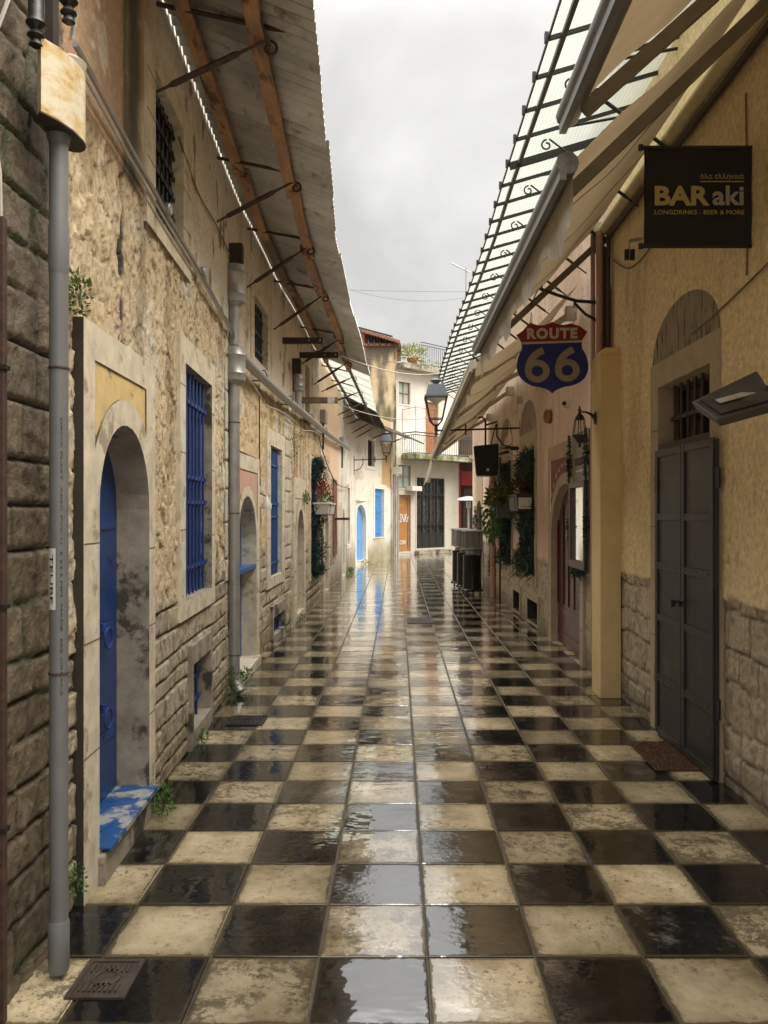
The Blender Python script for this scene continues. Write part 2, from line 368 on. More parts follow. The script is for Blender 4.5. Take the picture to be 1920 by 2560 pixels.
def pane_mat(name, c, tr=.5, alpha=.35, lines=True):
    m = bpy.data.materials.new(name); m.use_nodes = True; n = m.node_tree; n.nodes.clear(); L = n.links.new
    o = N(n, 'ShaderNodeOutputMaterial'); t = N(n, 'ShaderNodeBsdfTranslucent'); d = N(n, 'ShaderNodeBsdfPrincipled', Roughness=.25); tp = N(n, 'ShaderNodeBsdfTransparent')
    tc = N(n, 'ShaderNodeTexCoord'); nz = N(n, 'ShaderNodeTexNoise', Scale=1.6, Detail=8.0, Roughness=.7); L(tc.outputs['Object'], nz.inputs['Vector'])
    r = N(n, 'ShaderNodeValToRGB'); L(nz.outputs[0], r.inputs[0]); e = r.color_ramp.elements
    e[0].position = .3; e[0].color = (c[0]*.86, c[1]*.88, c[2]*.85, 1); e[1].position = .65; e[1].color = (*c, 1)
    col_ = r.outputs[0]
    if lines:
        wv = N(n, 'ShaderNodeTexWave', Scale=9.0, wave_type='BANDS', bands_direction='X'); L(tc.outputs['Object'], wv.inputs['Vector'])
        mr = N(n, 'ShaderNodeMapRange'); mr.inputs['To Min'].default_value = .86; mr.inputs['To Max'].default_value = 1.0; L(wv.outputs[0], mr.inputs[0])
        mu = N(n, 'ShaderNodeVectorMath', operation='SCALE'); L(col_, mu.inputs[0]); L(mr.outputs[0], mu.inputs['Scale']); col_ = mu.outputs[0]
    for q in (t.inputs[0], d.inputs[0], tp.inputs[0]): L(col_, q)
    a = N(n, 'ShaderNodeMixShader'); a.inputs[0].default_value = tr; L(d.outputs[0], a.inputs[1]); L(t.outputs[0], a.inputs[2])
    b = N(n, 'ShaderNodeMixShader'); b.inputs[0].default_value = alpha; L(a.outputs[0], b.inputs[1]); L(tp.outputs[0], b.inputs[2]); L(b.outputs[0], o.inputs[0])
    return m
M_pane = pane_mat('translucent_fibreglass', (.50, .525, .475), .8, .40)
M_lglass = pane_mat('lantern_glass', (.97, .97, .94), .3, .965, False)
M_heatg = pane_mat('smoky_glass', (.55, .53, .50), .3, .72, False)
M_awn = mat('cream_awning_cloth', (.38, .28, .165), .8, .12, 3, .35, 22, stretch=(.5, 2, 2), transl=.27, c2=(.26, .18, .10), c2pos=.68)
M_alu = mat('wet_grey_aluminium', (.20, .195, .185), .38, .3, 30, .25, 60, metal=.5, stretch=(1, .15, 1))
M_cream = mat('cream_aluminium', (.50, .45, .35), .45, .15, 7, .1, 40, c2=(.25, .19, .12), c2pos=.66)

# ---------------------------------------------------------------- floor
def floor_mat():
    m, n, b = newmat('wet_checker_paving'); L = n.links.new
    at = N(n, 'ShaderNodeAttribute', attribute_name='Col'); sp = N(n, 'ShaderNodeSeparateColor'); L(at.outputs['Color'], sp.inputs[0])
    tc = N(n, 'ShaderNodeTexCoord')
    sh = N(n, 'ShaderNodeVectorMath', operation='SCALE'); L(at.outputs['Color'], sh.inputs[0]); sh.inputs['Scale'].default_value = 40
    vv = N(n, 'ShaderNodeVectorMath', operation='ADD'); L(tc.outputs['Object'], vv.inputs[0]); L(sh.outputs[0], vv.inputs[1])
    V = vv.outputs[0]; O = tc.outputs['Object']
    def noise(v, sc, det=7, ro=.65, dist=0):
        q = N(n, 'ShaderNodeTexNoise', Scale=sc, Detail=float(det), Roughness=ro, Distortion=dist); L(v, q.inputs['Vector']); return q.outputs[0]
    def ramp(v, stops):
        r = N(n, 'ShaderNodeValToRGB'); L(v, r.inputs[0]); e = r.color_ramp.elements
        while len(e) < len(stops): e.new(.5)
        for i, (p, c) in enumerate(stops): e[i].position = p; e[i].color = (*c, 1)
        return r.outputs[0]
    def mix(f, a, c, bt='MIX'):
        q = N(n, 'ShaderNodeMix', data_type='RGBA', blend_type=bt)
        if isinstance(f, float): q.inputs[0].default_value = f
        else: L(f, q.inputs[0])
        L(a, q.inputs[6])
        if isinstance(c, tuple): q.inputs[7].default_value = (*c, 1)
        else: L(c, q.inputs[7])
        return q.outputs[2]
    def mth(op, a, c):
        q = N(n, 'ShaderNodeMath', operation=op)
        for i, x in enumerate((a, c)):
            if isinstance(x, (int, float)): q.inputs[i].default_value = x
            else: L(x, q.inputs[i])
        return q.outputs[0]
    g = (0, 0, 0); wv = (1, 1, 1)
    cream = ramp(noise(V, 2.8, 9), [(.30, (.20, .15, .085)), (.45, (.36, .29, .18)), (.58, (.50, .41, .265)), (.75, (.62, .52, .35))])
    spk = mth('MULTIPLY', ramp(noise(V, 30, 8, .85), [(.52, g), (.60, wv)]), ramp(noise(V, 3.5, 3), [(.40, (.18, .18, .18)), (.60, (.95, .95, .95))]))
    cream = mix(spk, cream, (.10, .075, .045))
    blot = ramp(noise(V, 8, 10, .85, .15), [(.49, g), (.55, wv)])
    blot2 = mth('MULTIPLY', blot, mth('GREATER_THAN', sp.outputs[1], .45))
    cream = mix(mth('MULTIPLY', blot2, .85), cream, (.085, .07, .045))
    black = ramp(noise(V, 3.2, 9), [(.3, (.0035, .0035, .0035)), (.6, (.008, .008, .008)), (.8, (.026, .025, .022))])
    worn = mth('MULTIPLY', ramp(noise(V, 7, 10, .8), [(.52, g), (.66, wv)]), mth('GREATER_THAN', sp.outputs[2], .84))
    black = mix(worn, black, (.085, .08, .065))
    base = mix(sp.outputs[0], cream, black)
    lo_ = N(n, 'ShaderNodeAttribute', attribute_name='Loc'); ls = N(n, 'ShaderNodeSeparateColor'); L(lo_.outputs['Color'], ls.inputs[0])
    ed = mth('MINIMUM', mth('MINIMUM', ls.outputs[0], mth('SUBTRACT', 1, ls.outputs[0])), mth('MINIMUM', ls.outputs[1], mth('SUBTRACT', 1, ls.outputs[1])))
    e1_ = mth('SUBTRACT', ed, mth('MULTIPLY', mth('SUBTRACT', noise(V, 11, 8, .75), .42), .16))
    er = N(n, 'ShaderNodeMapRange'); er.interpolation_type = 'SMOOTHSTEP'; er.inputs['From Min'].default_value = -.004; er.inputs['From Max'].default_value = .022; er.inputs['To Min'].default_value = .85; er.inputs['To Max'].default_value = 0; L(e1_, er.inputs[0])
    base = mix(er.outputs[0], base, (.045, .035, .02))
    gr_ = N(n, 'ShaderNodeMapRange'); gr_.inputs['From Min'].default_value = 0; gr_.inputs['From Max'].default_value = .16; gr_.inputs['To Min'].default_value = .45; gr_.inputs['To Max'].default_value = 0; L(e1_, gr_.inputs[0])
    base = mix(mth('MULTIPLY', gr_.outputs[0], mth('SUBTRACT', 1, sp.outputs[0])), base, (.12, .09, .05))
    # per tile tone
    tone = N(n, 'ShaderNodeMapRange'); tone.inputs['To Min'].default_value = .62; tone.inputs['To Max'].default_value = 1.12; L(sp.outputs[2], tone.inputs[0])
    sc_ = N(n, 'ShaderNodeVectorMath', operation='SCALE'); L(base, sc_.inputs[0]); L(tone.outputs[0], sc_.inputs['Scale'])
    L(sc_.outputs[0], b.inputs['Base Color'])
    # water film
    film = noise(O, 1.3, 8, .7); edge = noise(V, 9, 6, .7)
    f2 = mth('ADD', mth('MULTIPLY', film, .6), mth('MULTIPLY', edge, .4))
    rg = N(n, 'ShaderNodeMapRange'); rg.inputs['From Min'].default_value = .44; rg.inputs['From Max'].default_value = .60
    rg.inputs['To Min'].default_value = .035; rg.inputs['To Max'].default_value = .22; L(f2, rg.inputs[0]); L(rg.outputs[0], b.inputs['Roughness'])
    b.inputs['IOR'].default_value = 1.45; b.inputs['Coat Weight'].default_value = 1.0; b.inputs['Coat Roughness'].default_value = .03
    so_ = N(n, 'ShaderNodeSeparateXYZ'); L(O, so_.inputs[0])
    dx = mth('ABSOLUTE', mth('SUBTRACT', so_.outputs['X'], .03), 0)
    pud = mth('ADD', dx, mth('MULTIPLY', mth('SUBTRACT', film, .5), 1.1))           # water stands in the worn middle of the street
    ior = N(n, 'ShaderNodeMapRange'); ior.interpolation_type = 'SMOOTHSTEP'; ior.inputs['From Min'].default_value = .26; ior.inputs['From Max'].default_value = .60
    ior.inputs['To Min'].default_value = 4.2; ior.inputs['To Max'].default_value = 1.36; b.inputs['Specular IOR Level'].default_value = .12; L(mth('ADD', pud, mth('MULTIPLY', er.outputs[0], .6)), ior.inputs[0]); L(ior.outputs[0], b.inputs['Coat IOR'])
    # ripples: broad waves, fine riffles in patches, rings of rain drops
    mpp = N(n, 'ShaderNodeMapping'); mpp.inputs['Scale'].default_value = (1.0, 1.6, 1); L(O, mpp.inputs[0])
    w1 = noise(mpp.outputs[0], 3.0, 3, .5); w2 = noise(mpp.outputs[0], 34, 3, .6, .8)
    patch = ramp(noise(O, 2.1, 4, .6), [(.46, g), (.62, wv)])
    vo = N(n, 'ShaderNodeTexVoronoi', Scale=3.2, Randomness=1.0); L(O, vo.inputs['Vector'])
    ring = mth('MULTIPLY', mth('SINE', mth('MULTIPLY', vo.outputs['Distance'], 210), 0), mth('SUBTRACT', 1, mth('MINIMUM', mth('MULTIPLY', vo.outputs['Distance'], 8.5), 1)))
    hh = mth('ADD', mth('MULTIPLY', w1, .7), mth('ADD', mth('MULTIPLY', mth('MULTIPLY', w2, patch), .17), mth('MULTIPLY', ring, .010)))
    bp = N(n, 'ShaderNodeBump', Strength=.8, Distance=.009); L(hh, bp.inputs['Height'])
    L(bp.outputs[0], b.inputs['Coat Normal'])
    g2 = N(n, 'ShaderNodeBump', Strength=.35, Distance=.003); L(noise(V, 40, 6), g2.inputs['Height']); L(g2.outputs[0], b.inputs['Normal'])
    return m
M_floor = floor_mat()
M_grout = mat('wet_dirty_grout', (.055, .042, .025), .4, .5, 20, .5, 60, coat=0, spec=.4)
ys = [2.884-.385*k for k in range(7, 0, -1)]+[2.884, 3.269, 3.650, 4.032, 4.410]+[4.41+.3735*k for k in range(1, 84)]
pv = []; pf = []; pc = []; pl_ = []; fr = random.Random(3)
for i in range(len(ys)-1):
    for j in range(-5, 12):
        x0 = .105+.39*j; x1 = x0+.39; y0 = ys[i]; y1 = ys[i+1]; ym = (y0+y1)/2
        if x1 < -1.75: x1 = x1
        if x0 > 1.95 and ym < 20: continue
        if x1 < -1.95: continue
        r0 = i-8                                   # row starting at 3.269 has index 8
        dark = ((j+r0) % 2) == 1
        # j = 0 right of the seam; row 2.884..3.269 is black there
        g = .0035+.0018*fr.random(); h = .0025
        P4 = [(x0+g, y0+g), (x1-g, y0+g), (x1-g, y1-g), (x0+g, y1-g)]
        tx = (fr.random()-.5)*.006; ty = (fr.random()-.5)*.006; tz = (fr.random()-.5)*.0016
        k = len(pv); cxm = (x0+x1)/2
        jit = [(fr.random()-.5)*.003 for _ in range(8)]
        for q, (x, y) in enumerate(P4): pv.append((x, y, -.014))
        for q, (x, y) in enumerate(P4): pv.append((x+jit[q]*.5, y+jit[q+4]*.5, -.0025+tz))
        for (x, y) in P4:
            x = cxm+(x-cxm)*.985; y = ym+(y-ym)*.985
            pv.append((x, y, tz+tx*(x-cxm)+ty*(y-ym)))
        fs = [(k+8, k+9, k+10, k+11)]; pl_ += [(0, 0)]*4+[(0, 0)]*4+[(0, 0), (1, 0), (1, 1), (0, 1)]
        for a in range(4):
            b_ = (a+1) % 4; fs += [(k+a, k+b_, k+4+b_, k+4+a), (k+4+a, k+4+b_, k+8+b_, k+8+a)]
        pf += fs; c3 = (1.0 if dark else 0.0, fr.random(), fr.random()); pc += [c3]*12
me = bpy.data.meshes.new('paving'); me.from_pydata(pv, [], pf); at = me.color_attributes.new('Col', 'FLOAT_COLOR', 'POINT')
at.data.foreach_set('color', np.concatenate([np.array(pc), np.ones((len(pc), 1))], 1).ravel()); a2_ = me.color_attributes.new('Loc', 'FLOAT_COLOR', 'POINT'); a2_.data.foreach_set('color', np.concatenate([np.array(pl_, float), np.zeros((len(pl_), 1)), np.ones((len(pl_), 1))], 1).ravel()); me.materials.append(M_floor)
paving = link('paving', me, None); tag(paving, 'wet street paving of black and cream marble squares', 'pavement', kind='structure')
mb = MB(); mb.box(-2.2, 8, -1, 36, -.05, -.0075); o = mb.build('paving_bed', M_grout); tag(o, 'dark wet mortar bed showing in the joints between paving squares', 'pavement', kind='structure')
mb = MB(); mb.box(-150, 150, -150, 150, -.3, -.06); o = mb.build('ground', M_grout); tag(o, 'bare ground under the street and houses', 'ground', kind='structure')

# ---------------------------------------------------------------- wall lines
LP = Path([(-1.27, .3), (-1.27, 3.02), (-1.30, 3.03), (-1.3005, 3.04), (-1.34, 4.06), (-1.43, 5.75), (-1.52, 7.6), (-1.54, 9.8), (-1.51, 12), (-1.49, 15.2), (-1.38, 19.4), (-1.29, 24.3), (-1.25, 24.6), (-.18, 28.3)], 1)
RP = Path([(1.93, .4), (1.93, 7.2), (1.95, 9), (1.93, 10.8), (1.88, 13.4), (1.88, 16.2), (1.93, 20.6)], -1)
EP = Path([(-.06, 30.4), (2.5, 33.0)], 1)
sy = LP.s_y; ry = RP.s_y

def opening(P, parent, name, S0, S1, Z0, Z1, a0, a1, zb, zs, zt, f=.028, d=.18, mt=None, mr=None, panel=None, joints=(), side=0):
    """stone surround with its reveal; arch rises from zs to zt (zs == zt: a flat head)"""
    mb = MB(); mt = mt or M_trim; mr = mr or mt; c = (a0+a1)/2; hw = (a1-a0)/2
    def arc(s, k=1.0, add=0.0):
        if zt-zs < 1e-4: return zt+add
        u = min(1, abs(s-c)/(hw+add)); return zs+(zt-zs+add)*math.sqrt(max(0, 1-u*u))
    bs = {S0, S1, a0, a1}
    if zt > zs:
        for k in range(17): bs.add(c-hw*math.cos(PI*k/16))
    if panel:
        p0, p1, pz, rw, pm = panel; bs |= {p0, p1}
        for k in range(17):
            q = c-(hw+rw)*math.cos(PI*k/16)
            if p0 < q < p1: bs.add(q)
    bs = sorted(bs); e = 1e-6
    def quad(sa, sb, za, zb_, zc, zd, off, m):   # a: bottom left, b: bottom right, c: top right, d: top left
        if max(zd-za, zc-zb_) < 1e-4: return
        mb.face([P.pos(sa, off, za), P.pos(sb, off, zb_), P.pos(sb, off, zc), P.pos(sa, off, zd)], m)
    for sa, sb in zip(bs[:-1], bs[1:]):
        if sb-sa < 1e-5: continue
        m_ = (sa+sb)/2; ins = a0-e < m_ < a1+e
        if ins:
            if zb > Z0: quad(sa, sb, Z0, Z0, zb, zb, f, 0)
            la, lb = arc(sa), arc(sb)
        else: la = lb = Z0
        if panel and p0 < m_ < p1:
            if abs(m_-c) < hw+rw: ta, tb = arc(sa, 1, rw), arc(sb, 1, rw)
            else: ta = tb = zs
            ta = min(ta, pz); tb = min(tb, pz)
            quad(sa, sb, la, lb, tb, ta, f, 0); quad(sa, sb, ta, tb, pz, pz, f-.008, 2); quad(sa, sb, la+.01, lb+.01, Z1-.01, Z1-.01, f-.016, 0); quad(sa, sb, pz, pz, Z1, Z1, f, 0)
        else: quad(sa, sb, la, lb, Z1, Z1, f, 0)
    # outer edges
    for (sa, za, sb, zb_) in ((S0, Z0, S0, Z1), (S0, Z1, S1, Z1), (S1, Z1, S1, Z0)):
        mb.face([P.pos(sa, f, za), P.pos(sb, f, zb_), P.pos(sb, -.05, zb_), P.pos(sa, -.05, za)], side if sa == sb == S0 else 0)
    # reveal
    ol = [(a0, zb), (a0, zs)]
    if zt > zs: ol += [(c-hw*math.cos(PI*k/16), zs+(zt-zs)*math.sin(PI*k/16)) for k in range(1, 16)]
    ol += [(a1, zs), (a1, zb)]
    for (sa, za), (sb, zb_) in zip(ol, ol[1:]+ol[:1]):
        mb.face([P.pos(sa, f, za), P.pos(sb, f, zb_), P.pos(sb, -d, zb_), P.pos(sa, -d, za)], 1)
    for (sa, sb, zj) in joints: mb.pb(P, sa, sb, f-.004, f+.0015, zj-.003, zj+.003, 3)
    for (zj) in [zb+(zs-zb)*t for t in (.3, .62, .9)]:
        mb.pb(P, S0+.004, a0-.002, f-.004, f+.0012, zj-.0028, zj+.0028, 3); mb.pb(P, a1+.002, S1-.004, f-.004, f+.0012, zj-.0028-.06, zj+.0028-.06, 3)
    mats = [mt, mr, panel[4] if panel else mt, M_joint, M_darkface]
    mb.build(name, mats, parent)
    return (S0+.03, S1-.03, Z0+.03, Z1-.03)
def leaf_poly(P, s0, s1, zb, zs, zt, off, th, mb, m=0):
    c = (s0+s1)/2; hw = (s1-s0)/2
    pts = [(s0, zb), (s1, zb), (s1, zs)]+([(c+hw*math.cos(PI*k/14), zs+(zt-zs)*math.sin(PI*k/14)) for k in range(1, 14)] if zt > zs else [])+[(s0, zs)]
    a = [P.pos(s, off, z) for s, z in pts]; b = [P.pos(s, off-th, z) for s, z in pts]; k = len(pts)
    mb.face(a, m); mb.face(list(reversed(b)), m)
    for i in range(k): mb.face([a[i], b[i], b[(i+1) % k], a[(i+1) % k]], m)
def grille(P, parent, s0, s1, z0, z1, off, nv, hz, mt, r=.008, tie=.03, name='grille'):
    mb = MB()
    for i in range(nv):
        s = s0+(s1-s0)*(i+.5)/nv; mb.tube([P.pos(s, off, z0), P.pos(s, off, z1)], r, 6)
    for z in hz:
        mb.pb(P, s0-tie, s1+tie, off-.004, off+.012, z-.012, z+.012)
        for i in range(nv):
            s = s0+(s1-s0)*(i+.5)/nv; p = P.pos(s, off+.004, z); mb.box(p.x-.014, p.x+.014, p.y-.014, p.y+.014, z-.017, z+.017)
    return mb.build(name, mt, parent)
def window(P, parent, s0, s1, z0, z1, d, mp=None, name='window', mull=True, mf=None):
    mb = MB(); mb.pb(P, s0, s1, -d-.02, -d, z0, z1, 0)
    w = mb.build(name, mp or M_glass, parent)
    if mull:
        f = MB(); mf = mf or M_woodb; t = .03
        for a, b, c_, e_ in ((s0, s0+t, z0, z1), (s1-t, s1, z0, z1), ((s0+s1)/2-t/2, (s0+s1)/2+t/2, z0+t, z1-t)): f.pb(P, a, b, -d+.001, -d+.03, c_, e_)
        for z in (z0, (z0+z1)/2-t/2, z1-t):
            f.pb(P, s0+t, (s0+s1)/2-t/2, -d+.002, -d+.027, z, z+t); f.pb(P, (s0+s1)/2+t/2, s1-t, -d+.002, -d+.027, z, z+t)
        f.build('frame', mf, w)
    return w

# ---- colour fields of the walls (crevices coloured darker to deepen the relief)
def stain(S, Z, k, a=.5, b=.7): return sm(a, b, fbm(S*2.1, Z*.7, 5, k))
def f_block(S, Z):
    d, i = ashlar(S, Z, .165, .30, 5, .012, .2); n = fbm(S*14, Z*14, 5, 3); m = sm(.002, .010, d+.006*(n-.5)); fa, fe, fi = facets(S*30, Z*26, 61); f2, q2_, r2 = facets(S*11, Z*9, 64)
    h = -.024*(1-m)+m*(.012*i+.007*fa+.008*f2+.008*(n-.5))
    c = mixc(C(.075, .056, .036), C(.215, .165, .105), fbm(S*7, Z*7, 4, 4)*.6+.45*i-.05); c = mixc(c*.5, c, sm(.0, .15, fe)*.6+.4)
    c = mixc(C(.02, .017, .01), c, m); moss = (1-sm(.004, .03, d))*sm(.5, .62, fbm(S*3, Z*3, 3, 21))
    return h-.01, mixc(c, C(.03, .05, .012), moss*.8)
def peel(S, Z, z0, k): return sm(-.03, .03, Z-z0-.25*(fbm(S*2.2, Z*2.2, 5, k)-.5))
def rubble(S, Z, k, sc=7.5):
    ws = S+.05*(fbm(S*6, Z*6, 3, k)-.5)+.12*Z; wz = Z+.06*(fbm(S*5, Z*5, 3, k+4)-.5)
    A1, e1, i1 = facets(ws*9, wz*5.5, k); A2, e2, i2 = facets(ws*24, wz*14, k+3); g = fbm(S*40, Z*22, 4, k+2); big = fbm(S*4, Z*3, 3, k+5)
    e = sm(0, .10, e1)*.6+sm(0, .14, e2)*.4
    h = .012*A1+.0085*A2+.012*(g-.5)-.012*(1-sm(0, .07, e1))+.025*(big-.5)-.006
    return h, e, .55*i1+.45*i2, .5*g+.5*np.clip(.5+.35*A2, 0, 1)
def house(k, zlow, zup, cl, cl2, cr, cr2, cu, ch=.14, ln=.3, up_extra=None, quo=()):
    def fn(S, Z):
        d, i = ashlar(S, Z, ch, ln, k+3, .014); m = sm(.002, .0105, d+.005*(fbm(S*30, Z*30, 3, k)-.5)); n = fbm(S*20, Z*20, 4, k+1); fa, fe, fi = facets(S*26, Z*20, k+50)
        h = -.024*(1-m)+m*(.013*i+.007*(n-.5)+.005*fa)-.008
        c = mixc(cl*.85, cl2, .45*fbm(S*6, Z*6, 4, k+5)+.6*i); c = mixc(c*.62, c, sm(.36, .5, n)); c = mixc(C(.055, .042, .026), c, m)
        hr, e, i2, g = rubble(S, Z, k)
        c2 = mixc(cr, cr2, .6*fbm(S*3, Z*3, 5, k+6)+.35*i2+.1); c2 = mixc(c2*.34, c2, np.clip(sm(.28, .46, g)*.45+.62*e, 0, 1)); ck = sm(.018, .004, np.abs(fbm(S*3.3, Z*2.2, 5, k+40)-.5)); c2 = mixc(c2, C(.07, .05, .03), ck*.75)  # creases of the hewn faces darkened in colour for stronger relief
        wp = sm(.54, .62, fbm(S*1.6, Z*2.2, 5, k+60)); c2 = mixc(c2, c2*.4+C(.60, .57, .50)*.6, wp*.8); dp = sm(.58, .72, fbm(S*3.2, Z*.7, 5, k+62)); c2 = mixc(c2, c2*C(.55, .50, .43), dp*.8)
        if k == 20:
            q_ = sm(.05, .015, np.abs(S-sy(3.88)+.10*(fbm(S*0, Z*3, 4, 70)-.5)))*sm(2.15, 2.5, Z)*sm(.35, .5, fbm(S*14, Z*9, 4, 71)); c2 = mixc(c2, C(.05, .042, .034), q_); hr = hr-.012*q_
        t = sm(-.02, .02, Z-zlow-.10*(fbm(S*3, Z*3, 3, k+7)-.5)); h = h*(1-t)+hr*t; c = mixc(c, c2, t)
        u = peel(S, Z, zup, k+8); hu = .006+.006*(fbm(S*4, Z*4, 3, k)-.5)+.003*(fbm(S*40, Z*40, 3, k)-.5)
        cu_ = mixc(cu, cu*C(.86, .80, .70), sm(.45, .75, fbm(S*3, Z*.8, 5, k+11))); spot = sm(.66, .72, fbm(S*7, Z*4, 5, k+12)); cu_ = mixc(cu_, C(.16, .11, .07), spot*.8)
        if up_extra: hu, cu_ = up_extra(S, Z, hu, cu_)
        h = h*(1-u)+hu*u; c = mixc(c, cu_, u)
        dirt = sm(.45, 0, Z+.25*(fbm(S*4, Z*4, 3, k+15)-.5)); c = mixc(c, c*C(.55, .50, .38), dirt*.7)
        for (q0, q1, za, zb2) in quo:
            mq = ((S > q0) & (S < q1) & (Z > za) & (Z < zb2)); dq, iq = ashlar(S, Z, .26, .5, k+31, .015); dq = np.minimum(dq, np.minimum(S-q0, q1-S)); mm = sm(.004, .014, dq)
            h = np.where(mq, .016*mm-.01+.004*(n-.5), h); cq = mixc(C(.14, .11, .07), mixc(C(.50, .45, .35), C(.62, .57, .46), iq), mm); c = np.where(mq[..., None], cq, c)
        return h, c
    return fn

# ---------------------------------------------------------------- foreground block house
t = thing('block_house', 'dark wet stone block house at the left edge nearest the viewer', 'house', (-1.27, 1.5, 0))
wall_mesh('wall', LP, 0.02, sy(3.02)-.0, 0, 5.6, .012, .014, f_block, [], M_block, t)
mb = MB(); mb.box(-3.5, -1.29, 2.99, 3.02, 0, 5.6); mb.box(-3.5, -1.29, .3, .33, 0, 5.6); mb.box(-3.5, -3.47, .34, 2.98, 0, 5.6); mb.build('side_wall', M_trimd, t)
mb = MB(); mb.box(-3.6, -1.2, .2, 3.1, 5.6, 5.75); mb.build('roof', M_woodb, t)

# ---------------------------------------------------------------- first stone house
def up1(S, Z, h, c):
    s0 = sy(4.35)
    q = sm(.14, -.14, S-s0+.25*(fbm(S*3, Z*1.2, 4, 50)-.5))            # old pinkish render before the window
    cp = mixc(C(.50, .30, .17), C(.44, .34, .24), fbm(S*5, Z*1.5, 5, 51)); cp = mixc(cp, C(.62, .54, .42), sm(.60, .64, fbm(S*4, Z*4, 4, 52)))
    c = mixc(c, cp, q)
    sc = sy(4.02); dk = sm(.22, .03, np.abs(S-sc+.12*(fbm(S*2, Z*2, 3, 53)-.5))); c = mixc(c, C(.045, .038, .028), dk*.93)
    gr = sm(.06, .0, np.abs(S-sc+.13)); c = mixc(c, C(.05, .07, .02), gr*.7)
    return h, c
h1 = thing('stone_house', 'first rough stone house on the left, with cobalt blue arched door and long blue grille', 'house', (-1.4, 5, 0))
A = lambda px: LP.s(px)
d1 = (A(246), A(371)); holes = []
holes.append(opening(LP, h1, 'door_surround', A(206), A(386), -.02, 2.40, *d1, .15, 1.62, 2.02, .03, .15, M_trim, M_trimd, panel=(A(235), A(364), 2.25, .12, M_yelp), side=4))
w1 = (A(466), A(531), LP.z(474, 1499), LP.z(466, 907)); print('win1', w1)
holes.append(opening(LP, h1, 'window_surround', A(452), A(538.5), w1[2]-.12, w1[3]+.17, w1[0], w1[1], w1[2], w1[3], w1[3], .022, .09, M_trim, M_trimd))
c1 = (A(483), A(527), .12, LP.z(483, 1662)); print('cell1', c1)
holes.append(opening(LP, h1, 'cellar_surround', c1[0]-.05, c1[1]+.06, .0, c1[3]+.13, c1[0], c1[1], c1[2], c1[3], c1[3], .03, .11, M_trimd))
u1 = (A(392), A(461), LP.z(461, 634), LP.z(392, 172)); print('up1', u1)
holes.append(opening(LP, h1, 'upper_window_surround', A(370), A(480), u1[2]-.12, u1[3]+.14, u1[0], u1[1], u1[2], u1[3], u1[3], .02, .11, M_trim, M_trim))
WT = 4.80
zs1 = lambda S: .10*(fbm(S*9, S*0, 3, 77)-.5)+.05*(fbm(S*30, S*0, 2, 78)-.5)
fh1 = house(20, 1.08, 3.27, C(.36, .30, .21), C(.52, .45, .33), C(.46, .355, .21), C(.66, .54, .36), C(.72, .67, .56), .135, .30, up1, quo=((sy(6.86), sy(7.02), 1.0, 3.3),))
wall_mesh('wall', LP, sy(3.03)+.002, sy(7.02), 0, WT, .011, .011, fh1, holes, M_wall, h1, zs1)
mb = MB(); leaf_poly(LP, d1[0]+.002, d1[1]-.002, .15, 1.62, 2.0, -.14, .04, mb)
dr = mb.build('door', M_blue, h1)
mb = MB()
for zz in (.45, 1.0, 1.52):
    mb = MB(); mb.pb(LP, d1[0]+.03, d1[1]-.05, -.139, -.132, zz, zz+.04); mb.build('door_strap', M_blueb, dr)
for zz in (.98, .58):                                                    # ring handles
    mb = MB(); c0 = LP.pos(d1[0]+.54, -.115, zz); mb.lathe(c0+Vector((-.012, 0, .05)), [(.02, -.02), (.02, .02)], 10)
    mb.tube([c0+Vector((.012+.004*math.sin(a), .042*math.sin(a), .05*math.cos(a))) for a in [2*PI*k/16 for k in range(17)]], .007, 6, cap=False)
    mb.build('handle', M_blueb, dr, smooth=True)
mb = MB(); mb.pb(LP, d1[0], d1[1], -.14, .075, .15, .158); mb.pb(LP, d1[0], d1[1], .0755, .079, .135, .158); mb.build('door_sill', M_sill, h1)
mb = MB(); mb.pb(LP, d1[0]-.02, d1[1]+.02, -.02, .058, -.01, .132); mb.build('door_step', M_trimd, h1, bevel=.012)
ww = window(LP, h1, w1[0], w1[1], w1[2], w1[3], .07, M_blue, mull=False)
zz = w1[3]-w1[2]; grille(LP, ww, w1[0]+.03, w1[1]-.05, w1[2]+.01, w1[3]-.01, -.025, 7, [w1[2]+zz*q for q in (.13, .42, .53, .86)], M_blueb, .009)
ww = window(LP, h1, c1[0], c1[1], c1[2], c1[3], .1, M_dark, 'cellar_window', False); grille(LP, ww, c1[0]+.2, c1[1]-.08, c1[2], c1[3], -.05, 2, [.25, .42], M_blueb, .011)
ww = window(LP, h1, u1[0], u1[1], u1[2], u1[3], .10, M_dark, 'upper_window'); zz = u1[3]-u1[2]; grille(LP, ww, u1[0]+.05, u1[1]-.05, u1[2]+.01, u1[3]-.01, -.04, 6, [u1[2]+zz*(q+.5)/6 for q in range(6)], M_iron, .009)
def roof_of(P, s0, s1, zt, dep, parent, rise=.8, ov=.0):
    mb = MB(); n = max(1, int((s1-s0)/2))
    for i in range(n):
        a = s0+(s1-s0)*i/n; b = s0+(s1-s0)*(i+1)/n
        A4 = [P.pos(a, -.12-ov, zt-.1), P.pos(b, -.12-ov, zt-.1), P.pos(b, -dep, zt+rise), P.pos(a, -dep, zt+rise)]
        mb.hexa(A4+[p+Vector((0, 0, .08)) for p in A4])
    mb.build('roof', M_tile, parent)
M_tile = mat('old_roof_tiles', (.26, .13, .08), .75, .35, 6, .6, 30, c2=(.08, .07, .05), c2pos=.58)
roof_of(LP, sy(3.03), sy(7.02), WT, 3.5, h1)

